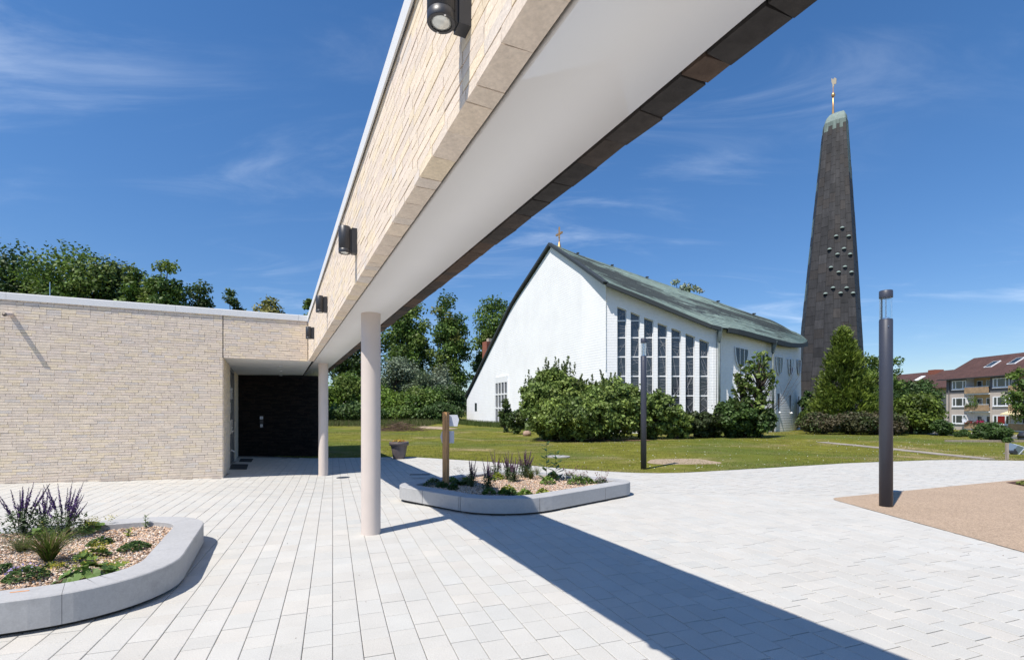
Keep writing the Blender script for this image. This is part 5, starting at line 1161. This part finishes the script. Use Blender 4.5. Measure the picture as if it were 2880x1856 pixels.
# timber signpost with two blank finger boards seen from the side
sx, sy = P2(1254, 1.4*FPX/(1366-CV)); spt = thing('signpost', 'square timber post with two blank white arrow boards rising from the central planter', 'signpost', A3(sx, sy, .2))
hs = zat(1158.5, sy); rx = A3(.92, -.38, 0); ry = A3(.38, .92, 0); mb = MB()
mb.box(A3(sx, sy, (hs+.15)/2), .047, .047, (hs-.15)/2, rx, ry); mb.build('post', M['wood'], spt)
pf = sy/FPX
def board(u0, u1, v0, v1, tip, side):
    h = (v1-v0)*pf; zc_ = zat((v0+v1)/2, sy); pts = [(u0, -1), (u1, -1), (u1, 1), (u0, 1)]
    a = [((u0-1255)*pf, -h/2), ((u1-1255)*pf, -h/2), ((u1-1255)*pf, h/2), ((u0-1255)*pf, h/2)]
    if tip == 'r': a = [a[0], (a[1][0]-.032, -h/2), (a[1][0], 0.0+h*.08), (a[1][0]-.032, h/2), a[3]]
    else: a = [(a[0][0]+.035, -h/2), a[1], a[2], (a[3][0]+.035, h/2), (a[0][0], h*.02)]
    mb = MB(); d = A3(.985, .17, 0); mb.prism([A3(sx, sy, zc_)+d*x+A3(0, side, z) for x, z in a], (0, .012, 0)); mb.build('sign_board', M['white'], spt)
board(1250, 1291, 1166.5, 1199, 'r', .052); board(1238, 1277, 1212, 1246.5, 'l', .052)
# flower pot
px_, py_ = -3.98, 17.35; zg = float(ground(px_, py_)); pt_ = thing('flower_pot', 'large taupe plastic flower pot at the lawn edge behind the columns', 'flower pot', A3(px_, py_, zg))
mb = MB(); mb.lathe(A3(px_, py_, zg), [(.20, 0), (.205, .01), (.285, .47), (.285, .48)], 32); mb.build('tub', M['pot'], pt_, smooth=True)
mb = MB(); mb.lathe(A3(px_, py_, zg), [(.292, .46), (.335, .475), (.34, .585), (.325, .60), (.29, .595), (.285, .52)], 32, cap=False); mb.build('rim', M['pot'], pt_, smooth=True)
mb = MB(); mb.lathe(A3(px_, py_, zg), [(.29, .53), (.0, .55)], 24, cap=False); mb.build('soil', M['mulch'], pt_)
def flat_plant(name, label, cat, c, r, h, n, size, cols, fl=None, nf=0, fs=.012, seed=1, group=None, upn=1.2, asp=.75):
    r_ = np.random.default_rng(seed); root = thing(name, label, cat, c, group); a = r_.uniform(0, 6.283, n); q = np.sqrt(r_.random(n))*r
    C = np.stack([c[0]+q*np.cos(a), c[1]+q*np.sin(a), c[2]+.01+h*(1-(q/r)**2)*r_.uniform(.45, 1, n)], 1); nr = r_.normal(size=(n, 3))*.55; nr[:, 2] += upn; nr /= np.linalg.norm(nr, axis=1)[:, None]
    al = np.stack([np.cos(a), np.sin(a), 0*a], 1)+r_.normal(0, .4, (n, 3)); al -= nr*(al*nr).sum(1)[:, None]; al /= np.linalg.norm(al, axis=1)[:, None]; cols = np.array(cols)
    T = cols[r_.integers(0, len(cols), n)]*r_.uniform(.75, 1.25, (n, 1)); V, F, T = leaf_arrays(C, size*r_.uniform(.6, 1.3, n), nr, al, T, asp); mesh_obj('leaves', V, F, M['leaf'], root, T)
    if nf:
        a = r_.uniform(0, 6.283, nf); q = np.sqrt(r_.random(nf))*r*.9; C = np.stack([c[0]+q*np.cos(a), c[1]+q*np.sin(a), c[2]+h*(1-(q/r)**2*.7)*1.05+.012+r_.uniform(0, .02, nf)], 1); nr = r_.normal(size=(nf, 3))*.5; nr[:, 2] += 1; nr /= np.linalg.norm(nr, axis=1)[:, None]; al = np.cross(nr, r_.normal(size=(nf, 3))); al /= np.linalg.norm(al, axis=1)[:, None]
        fl_ = np.array(fl); V, F, T = leaf_arrays(C, fs*r_.uniform(.7, 1.3, nf), nr, al, fl_[r_.integers(0, len(fl_), nf)]*r_.uniform(.8, 1.2, (nf, 1)), .8); mesh_obj('flowers', V, F, M['petal'], root, T, kind='stuff')
    return root
flat_plant('potted_flowers', 'yellow and orange flowers filling the taupe pot', 'flowers', A3(px_, py_, zg+.53), .27, .11, 260, .03, [(.07, .10, .02), (.10, .12, .03)], [(.65, .40, .06), (.60, .18, .05), (.62, .50, .12)], 160, .022, 3)
# dome topped pillars by the road, floodlight, stake
for u, vt, d, w, lab, band in ((2669, 1187, 36, 17, 'dark grey dome topped pillar at the road left of the round bushes', False), (2886, 1213, 27.5, 35, 'dark grey dome topped pillar with a pale band at the right edge', True)):
    p = P2(u, d); zb = gz(*p)-.3; zt_ = zat(vt, d); r = w/2/FPX*d; t_ = thing('pillar', lab, 'pillar', A3(*p, zb), 'dome topped pillars by the road')
    mb = MB(); mb.lathe(A3(*p, 0), [(r, zb), (r, zt_-r*.95)], 20); mb.build('shaft', M['lamppole'], t_)
    mb = MB(); mb.lathe(A3(*p, 0), [(r*1.06, zt_-r*.95), (r*1.04, zt_-r*.6), (r*.8, zt_-r*.2), (r*.3, zt_)], 20); mb.build('dome', M['lampblack'], t_, smooth=True)
    if band: mb = MB(); mb.lathe(A3(*p, 0), [(r*1.02, zt_-.30), (r*1.02, zt_-.20)], 20, cap=False); mb.build('band', mat('pale_band', (.62, .45, .50), .5), t_)
p = P2(2832, 16.05); t_ = thing('stake', 'short weathered timber stake at the path edge beside the floodlight', 'stake', A3(*p, 0)); mb = MB(); mb.box(A3(*p, .27), .035, .03, .29); mb.build('post', M['oldwood'], t_)
c = P3(2851, 1261, 18.3); t_ = thing('floodlight', 'bluish metal floodlight tilted up on the lawn behind the stake', 'floodlight', c)
ay = A3(.52, -.2, .83); ax_ = A3(.86, .15, -.50); az = np.cross(ax_, ay); ay /= np.linalg.norm(ay); ax_ -= ay*(ax_ @ ay); ax_ /= np.linalg.norm(ax_); az = np.cross(ax_, ay)
mb = MB(); h0, h1 = [], []
for s1, s2 in ((-1, -1), (1, -1), (1, 1), (-1, 1)): h0.append(c+ax_*.10+ay*s1*.19+az*s2*.20); h1.append(c-ax_*.12+ay*s1*.13+az*s2*.15)
mb.add(h0+h1, [[0, 1, 2, 3], [7, 6, 5, 4]]+[[i, 4+i, 4+(i+1) % 4, (i+1) % 4] for i in range(4)]); mb.build('housing', M['steel'], t_)
mb = MB(); mb.box(c+ax_*.12, .02, .20, .21, ax_, ay, az); mb.build('front_frame', M['white'], t_)
mb = MB(); mb.beam(c+A3(-.16, -.2, -.32), c+A3(-.16, -.2, .0), .03, .05, up=A3(1, 0, 0)); mb.beam(c+A3(.18, .1, -.34), c+A3(.1, .1, .0), .03, .05, up=A3(1, 0, 0)); mb.tube([c+A3(-.18, -.24, -.14), c+A3(-.18, -.12, -.14)], .09, 12); mb.build('bracket', M['lampblack'], t_, kind='stuff')
mb = MB(); mb.box(A3(c[0]+.05, c[1], .02), .30, .15, .02); mb.build('base', M['kerb'], t_)

# ------------------------------------------------------------------ planter plants
def salvia(label, c, h, ns, spread, seed, group=None, pink=False):
    r_ = random.Random(seed); rn_ = np.random.default_rng(seed); root = thing('salvia', label, 'salvia', c, group); stems = MB(); LC, LN, LA = [], [], []
    pc1 = np.array([(.075, .028, .15), (.11, .045, .20), (.05, .02, .10)]) if not pink else np.array([(.15, .07, .12), (.11, .055, .08), (.17, .09, .16)])
    for k in range(ns):
        a = r_.uniform(0, 6.283); q = r_.uniform(.0, 1.)**.7*spread; hh = h*r_.uniform(.55, 1.0); e = c+A3(q*math.cos(a), q*math.sin(a), hh); m_ = c+A3(q*.45*math.cos(a), q*.45*math.sin(a), hh*.5)
        stems.tube([c+A3(.03*math.cos(a), .03*math.sin(a), -.02), m_, e], [.004, .0035, .0015], 4, cap=False)
        for f in np.linspace(.12, .55, 7):
            for sg in (0, math.pi):
                b = r_.uniform(0, 6.28)+sg; p = (c+(m_-c)*f*2) if f < .5 else m_+(e-m_)*(f*2-1); L_ = r_.uniform(.02, .038); LC.append(p+A3(math.cos(b), math.sin(b), .3)*L_); LA.append(A3(math.cos(b), math.sin(b), .35)); LN.append(A3(-.3*math.cos(b), -.3*math.sin(b), 1))
        n = int(70 if h > .4 else 46); f = np.linspace(.55, 1., n); P = m_+(e-m_)*((f*2-1)[:, None]); w = (.013 if h > .4 else .011)*(1.1-.75*((f-.55)/.45)**1.5); az_ = rn_.uniform(0, 6.283, n); d = np.stack([np.cos(az_), np.sin(az_), .5+0*az_], 1)
        C = P+d*w[:, None]*.7; nr = d+rn_.normal(0, .3, (n, 3)); nr /= np.linalg.norm(nr, axis=1)[:, None]; al = np.cross(nr, rn_.normal(size=(n, 3))); al /= np.linalg.norm(al, axis=1)[:, None]
        V, F, T = leaf_arrays(C, w*.75, nr, al, pc1[rn_.integers(0, 3, n)]*rn_.uniform(.7, 1.5, (n, 1)), .7); mesh_obj('flower_spike', V, F, M['petal'], root, T)
    stems.build('stems', M['stem'], root, kind='stuff')
    LC, LN, LA = np.array(LC), np.array(LN), np.array(LA); LN /= np.linalg.norm(LN, axis=1)[:, None]; LA -= LN*(LA*LN).sum(1)[:, None]; LA /= np.linalg.norm(LA, axis=1)[:, None]; n = len(LC)
    # bushy lower growth
    ex = ns*22; a = rn_.uniform(0, 6.283, ex); q = np.sqrt(rn_.random(ex))*spread*.75; C2 = np.stack([c[0]+q*np.cos(a), c[1]+q*np.sin(a), c[2]+rn_.uniform(.02, .42, ex)*h], 1); N2 = rn_.normal(size=(ex, 3))*.6+A3(0, 0, .8); N2 /= np.linalg.norm(N2, axis=1)[:, None]; A2 = np.cross(N2, rn_.normal(size=(ex, 3))); A2 /= np.linalg.norm(A2, axis=1)[:, None]
    C = np.vstack([LC, C2]); V, F, T = leaf_arrays(C, rn_.uniform(.013, .028, n+ex)*(1 if h > .4 else .9), np.vstack([LN, N2]), np.vstack([LA, A2]), np.array([(.06, .10, .038), (.085, .13, .05), (.045, .075, .026)])[rn_.integers(0, 3, n+ex)]*rn_.uniform(.8, 1.3, (n+ex, 1)), .42); mesh_obj('leaves', V, F, M['leaf'], root, T)
def tuft(label, c, h, n, spread, seed, cols=((.075, .13, .02), (.11, .15, .03), (.16, .13, .06)), group=None):
    r_ = np.random.default_rng(seed); root = thing('grass_tuft', label, 'grass tuft', c, group); a = r_.uniform(0, 6.283, n); hh = h*r_.uniform(.5, 1.1, n); sp = spread*r_.uniform(.15, 1., n); d = np.stack([np.cos(a), np.sin(a), 0*a], 1); s = np.stack([-np.sin(a), np.cos(a), 0*a], 1)
    V = []
    for t in (0, .35, .7, 1.):
        p = c+d*(.025+sp*t**1.6)[:, None]+A3(0, 0, 1)*(hh*(1.25*t-.25*t**3*1.6))[:, None]; w = (.0032*(1-t)**.6+.0002); V += [p-s*w, p+s*w]
    V = np.stack(V, 1).reshape(-1, 3); F = (np.arange(n)[:, None, None]*8+np.array([[0, 1, 3, 2], [2, 3, 5, 4], [4, 5, 7, 6]])[None]).reshape(-1, 4); co = np.array(cols)[r_.integers(0, len(cols), n)]*r_.uniform(.7, 1.3, (n, 1)); mesh_obj('blades', V, F, M['grass'], root, np.repeat(co, 3, 0), kind='stuff')
def onL(u, v): d = (EYE-.2)*FPX/(v-CV); p = P2(u, d); return A3(p[0], p[1], GZ_L(*p))
def onC(u, v): d = (EYE-.2)*FPX/(v-CV); p = P2(u, d); return A3(p[0], p[1], GZ_C(*p))
def mantle(label, c, r, h, seed, nl=26, nf=160, group=None):
    r_ = random.Random(seed); root = thing('lady_mantle', label, 'plant', c, group); mb = MB()
    for k in range(nl):                                                 # rounded lobed leaves, cupped
        a = r_.uniform(0, 6.283); q = r*math.sqrt(r_.random()); p = c+A3(q*math.cos(a), q*math.sin(a), h*(1-(q/r)**2*.8)*r_.uniform(.5, 1)); R_ = r_.uniform(.034, .066); t = A3(math.cos(a)*.45+r_.gauss(0, .2), math.sin(a)*.45+r_.gauss(0, .2), 1); t /= np.linalg.norm(t); x = np.cross(t, A3(.3, .5, .1)); x /= np.linalg.norm(x); y = np.cross(t, x); m = 18
        V = [p-t*.006]+[p+(x*math.cos(w)+y*math.sin(w))*R_*(1 if i % 2 else .84)+t*.004*math.sin(3*w) for i, w in enumerate(np.linspace(.25, 6.0, m))]
        co = A3(*r_.choice([(.12, .20, .045), (.15, .24, .05), (.09, .16, .04)]))*r_.uniform(.85, 1.2); mb.add(V, [[0, i, i+1] for i in range(1, m)], tuple(co))
    mb.build('leaves', M['leaf'], root)
    rn_ = np.random.default_rng(seed); n = nf; a = rn_.uniform(0, 6.283, n); g = rn_.integers(0, 6, n); gc = rn_.uniform(-.9, .9, (6, 2))*r; C = np.column_stack([c[:2]+gc[g]+rn_.normal(0, .025, (n, 2)), c[2]+h*rn_.uniform(.75, 1.35, n)]); nr = rn_.normal(size=(n, 3))*.5+A3(0, 0, 1); nr /= np.linalg.norm(nr, axis=1)[:, None]; al = np.cross(nr, rn_.normal(size=(n, 3))); al /= np.linalg.norm(al, axis=1)[:, None]
    V, F, T = leaf_arrays(C, rn_.uniform(.005, .010, n), nr, al, np.array([(.34, .32, .03), (.42, .38, .05), (.28, .28, .04)])[rn_.integers(0, 3, n)], .8); mesh_obj('flowers', V, F, M['petal'], root, T, kind='stuff')
def upright(label, c, h, seed, cols, L=.035, n=16, name='sedum', cat='plant', asp=.6, droop=.2):
    r_ = random.Random(seed); root = thing(name, label, cat, c); mb = MB(); mb.tube([c-A3(0, 0, .02), c+A3(.1*h*r_.uniform(-1, 1), 0, h)], [.005, .003], 5); mb.build('stem', M['stem'], root); C, N_l, A_ = [], [], []
    for k in range(n):
        b = k*2.4; f = (k+1)/n; p = c+A3(0, 0, h*f); l = L*(1.15-.5*f); C.append(p+A3(math.cos(b), math.sin(b), .25-droop)*l); A_.append(A3(math.cos(b), math.sin(b), .3-droop*2)); N_l.append(A3(-.35*math.cos(b), -.35*math.sin(b), 1))
    C, N_l, A_ = map(np.array, (C, N_l, A_)); N_l /= np.linalg.norm(N_l, axis=1)[:, None]; A_ -= N_l*(A_*N_l).sum(1)[:, None]; A_ /= np.linalg.norm(A_, axis=1)[:, None]; co = np.array(cols)[np.arange(n) % len(cols)]; V, F, T = leaf_arrays(C, np.full(n, L)*(1.15-.5*np.arange(1, n+1)/n), N_l, A_, co, asp); mesh_obj('leaves', V, F, M['leaf'], root, T)
SV = 'purple salvias in the lower left planter'
salvia('purple salvia with many spikes at the far left of the lower left planter', onL(60, 1512), .60, 17, .26, 1, SV)
salvia('fullest purple salvia, right of the others in the lower left planter', onL(180, 1510), .60, 19, .27, 2, SV)
salvia('sparse purple salvia between two fuller ones in the lower left planter', onL(122, 1498), .50, 8, .24, 3, SV)
tuft('green arching grass tuft in the middle of the lower left planter', onL(138, 1584), .33, 420, .42, 4)
tuft('dull flattened grass tuft left of the green one in the lower left planter', onL(62, 1552), .17, 170, .30, 5, ((.09, .12, .045), (.13, .14, .07), (.07, .10, .03)))
mantle('large round leaved plant with yellow flowers against the front rim of the left planter', onL(243, 1618), .20, .13, 6, 44, 150)
mantle('yellow flowered leafy plant behind it, right of the grass tuft', onL(252, 1572), .15, .10, 7, 18, 260)
mantle('leafy plant with yellow flowers at the back rim right of the tall salvias', onL(258, 1492), .16, .12, 8, 22, 320)
mantle('low leafy plant between the two tall salvias', onL(115, 1512), .12, .12, 9, 14, 20)
mantle('flat sprawl of small yellow flowers near the front rim of the left planter', onL(318, 1588), .11, .03, 10, 5, 150)
mantle('little yellow flower sprawl below the green grass tuft', onL(156, 1597), .09, .03, 11, 4, 130)
GE = [(.07, .125, .03), (.09, .155, .04), (.05, .095, .025)]
flat_plant('cranesbill', 'low cranesbill with pale violet flowers by the front rim of left planter', 'plant', onL(76, 1628), .15, .09, 420, .016, GE, [(.42, .32, .62)], 26, .012, 21)
flat_plant('cranesbill', 'dark low plant cut by the left edge of the photo in the planter', 'plant', onL(4, 1620), .10, .07, 220, .016, GE, seed=22)
flat_plant('cranesbill', 'bright green low cranesbill in mid gravel below the yellow flowered plant', 'plant', onL(283, 1528), .12, .075, 300, .017, [(.075, .13, .03), (.06, .11, .025)], [(.5, .42, .62)], 3, .012, 23)
flat_plant('cranesbill', 'dark green low cranesbill nearest the right rim of the left planter', 'plant', onL(378, 1548), .14, .07, 360, .017, GE, [(.45, .32, .55)], 2, .012, 24)
flat_plant('cranesbill', 'tiny reddish seedling clump behind the cranesbills', 'plant', onL(315, 1520), .12, .05, 70, .009, [(.12, .05, .03), (.10, .08, .03)], seed=25)
upright('small pale yellow green sedum at the back rim of left planter', onL(411, 1482), .15, 31, [(.19, .27, .06), (.14, .21, .045)], .026, 18)
upright('small yellow green upright plant in front of the pale sedum', onL(362, 1506), .09, 32, [(.27, .31, .03), (.20, .27, .03)], .034, 12)
SC = 'slender salvias in the central planter'
for u, v, h, ns, sp, lab, sd in ((1327, 1369, 0.56, 11, .13, 'dark slender salvia nearest the timber signpost', 41), (1374, 1375, 0.61, 15, .16, 'dark slender salvia second from the timber signpost', 42), (1430, 1352, 0.61, 18, .15, 'slender salvia group behind the middle of the central planter', 43), (1446, 1358, 0.49, 13, .16, 'woolly grey salvia in front of the slender group', 44), (1478, 1346, 0.61, 27, .20, 'fullest pinkish purple salvia group near the tall weed', 45), (1395, 1345, 0.59, 11, .18, 'sparse salvia at the far rim between dark and full groups', 46)):
    salvia(lab, onC(u, v), h, ns, sp, sd, SC, pink=True)
tuft('grass tuft beside the pinkish salvias in the central planter', onC(1493, 1352), .26, 150, .20, 51); tuft('fine pale grass tuft at the far rim of central planter', onC(1512, 1340), .30, 60, .22, 52)
for k, (u, v, lab) in enumerate(((1565, 1353, 'taller of two leafy weeds at the right of the central planter'), (1537, 1350, 'left one of two tall leafy weeds, with drooping tip leaves'))):
    upright(lab, onC(u, v), (.60, .78)[k], 60+k, [(.045, .095, .03), (.065, .12, .04), (.04, .075, .025)], .125, 26, 'tall_weed', 'plant', .33, .42)
YEL = [(.30, .32, .03), (.24, .28, .03), (.14, .20, .03)]
for k, (u, v, r, co, fl, lab) in enumerate(((1429, 1382, .13, YEL, 0, 'yellow leaved clump in the middle of the central planter'), (1437, 1388, .10, DGREEN, 0, 'dark clump in front of the yellow leaved clump'), (1477, 1388, .11, LGREEN, 0, 'bright green rosette near the front rim of central planter'), (1527, 1390, .12, YEL, 0, 'pale yellow clump near the front right rim of central planter'), (1541, 1362, .13, LGREEN, 0, 'green clump at the foot of the tall weeds'), (1556, 1346, .12, YEL, 0, 'yellow clump behind the tall weeds'), (1415, 1386, .08, LGREEN, 0, 'small green sprig left of the dark clump'), (1375, 1388, .10, GREEN, 0, 'green sprigs at the front rim under the shadow'), (1272, 1353, .10, LGREEN, 0, 'fresh green clump right behind the signpost'), (1313, 1358, .12, LGREEN, 0, 'green clump left of the dark salvia'), (1218, 1366, .16, DGREEN, 0, 'dark low mat in the shaded left corner of central planter'), (1245, 1372, .10, DGREEN, 0, 'dark low mat at the foot of the signpost'), (1275, 1379, .09, DGREEN, 0, 'tiny dark mat at front rim right of the signpost'), (1283, 1364, .09, DGREEN, 0, 'grey green tuft right of the signpost'), (1310, 1364, .10, DGREEN, 0, 'dark mound under the dark salvia'), (1398, 1350, .13, YEL, 0, 'yellow green clump behind the second dark salvia'), (1620, 1362, .16, GREEN, 0, 'feathery green mat near the right front rim'), (1652, 1358, .12, GREEN, 0, 'bushy green plant in the right part of central planter'))):
    flat_plant('perennial', lab, 'plant', onC(u, v), r*1.15, r*1.05, 200, .026, co, seed=100+k)
for k, (u, v, r, lab) in enumerate(((1605, 1346, .17, 'red stemmed airy plant right of the tall weeds'), (1638, 1350, .15, 'red flowered airy plant in the right part of central planter'), (1692, 1357, .14, 'last reddish plant near the right tip of the central planter'))):
    flat_plant('coral_bells', lab, 'plant', onC(u, v), r, .11, 130, .02, DGREEN, [(.16, .04, .05), (.22, .10, .10), (.10, .04, .04)], 150, .008, 130+k)
    rt2 = random.Random(k); mb = MB(); c = onC(u, v)
    for _ in range(9):
        a = rt2.uniform(0, 6.28); e = c+A3(r*math.cos(a)*.9, r*math.sin(a)*.9, rt2.uniform(.14, .26)); mb.tube([c, e], [.002, .0015], 3, cap=False); mb.lathe(e, [(.004, 0), (.012, .008), (.006, .02)], 5)
    mb.build('flower_stalks', mat('red_stalk', (.13, .045, .045), .7) if k == 0 else bpy.data.materials['red_stalk'], bpy.data.objects[[o.name for o in bpy.data.objects if o.name.startswith('coral_bells')][-1]], kind='stuff')
mb = MB(); rt2 = random.Random(9); c = onC(1290, 1350)
for k in range(7):
    e = c+A3(rt2.uniform(-.22, .30), rt2.uniform(-.1, .1), rt2.uniform(.2, .42)); mb.tube([c+A3(rt2.uniform(-.1, .2), 0, 0), e], [.002, .001], 3, cap=False)
    for _ in range(9): mb.lathe(e+A3(rt2.gauss(0, .03), rt2.gauss(0, .02), rt2.gauss(0, .03)), [(.002, 0), (.006, .004), (.002, .009)], 4)
tag(mb.build('seed_heads', M['debris'], origin=c), 'thin dry seed heads standing up right of the signpost', 'dry stalks')
# window-box plants on the flats, leaf litter on the paving
def box_plant(label, u0, u1, v, cols, fl, nf, sd, dr=0.):
    a, b = fp(u0, v), fp(u1, v); c = (a+b)/2-A3(.25, 0, 0); root = thing('balcony_plants', label, 'flowers', c); n = 240; r_ = np.random.default_rng(sd); C = c+np.column_stack([r_.normal(0, .12, n), r_.uniform(-.5, .5, n)*abs(a[1]-b[1]), r_.normal(.1+dr, .16+dr, n)]); nr = rdir(n, .6); al = np.cross(nr, rdir(n)); al /= np.linalg.norm(al, axis=1)[:, None]; V, F, T = leaf_arrays(C, .11*r_.uniform(.6, 1.2, n), nr, al, np.array(cols)[r_.integers(0, len(cols), n)]); mesh_obj('leaves', V, F, M['leaf'], root, T)
    if nf: C = c+np.column_stack([r_.normal(-.1, .10, nf), r_.uniform(-.5, .5, nf)*abs(a[1]-b[1]), r_.normal(.16, .10, nf)]); nr = rdir(nf, .6); al = np.cross(nr, rdir(nf)); al /= np.linalg.norm(al, axis=1)[:, None]; V, F, T = leaf_arrays(C, np.full(nf, .08), nr, al, np.tile(fl, (nf, 1)), .9); mesh_obj('flowers', V, F, M['petal'], root, T)
box_plant('green plants in the middle floor balcony of the flats', U(770), U(890), Vv(950), LGREEN+GREEN, None, 0, 1, .25)
box_plant('dark leafy flower box on the middle balcony rail', U(712), U(905), Vv(985), DGREEN, None, 0, 2)
box_plant('red leaved flower box on the lowest balcony rail', U(735), U(890), Vv(1232), [(.10, .03, .03), (.05, .06, .02)], (.35, .03, .04), 40, 3)
box_plant('pink flowers at the end of the lowest balcony rail', U(900), U(985), Vv(1222), [(.10, .06, .04), (.05, .06, .02)], (.75, .10, .28), 110, 4)
RNG = np.random.default_rng(77); n = 420
q = np.column_stack([RNG.uniform(-8, 10, n), RNG.uniform(2.8, 13, n)]); q = q[(q[:, 1] < edge_y(q[:, 0])-.2)]
ok = ~inside(PL_L, q[:, 0], q[:, 1]) & ~inside(PL_C, q[:, 0], q[:, 1]) & ~inside(BOUND, q[:, 0], q[:, 1]); q = q[ok]; n = len(q)
C = np.column_stack([q, ground(q[:, 0], q[:, 1])+.004]); nr = rdir(n, 2.); al = np.cross(nr, rdir(n)); al /= np.linalg.norm(al, axis=1)[:, None]
V, F, T = leaf_arrays(C, RNG.uniform(.003, .010, n), nr, al, np.array([(.12, .07, .035), (.07, .06, .03), (.22, .14, .07)])[RNG.integers(0, 3, n)], .5); mesh_obj('leaf_litter', V, F, M['leaf'], None, T, kind='stuff')
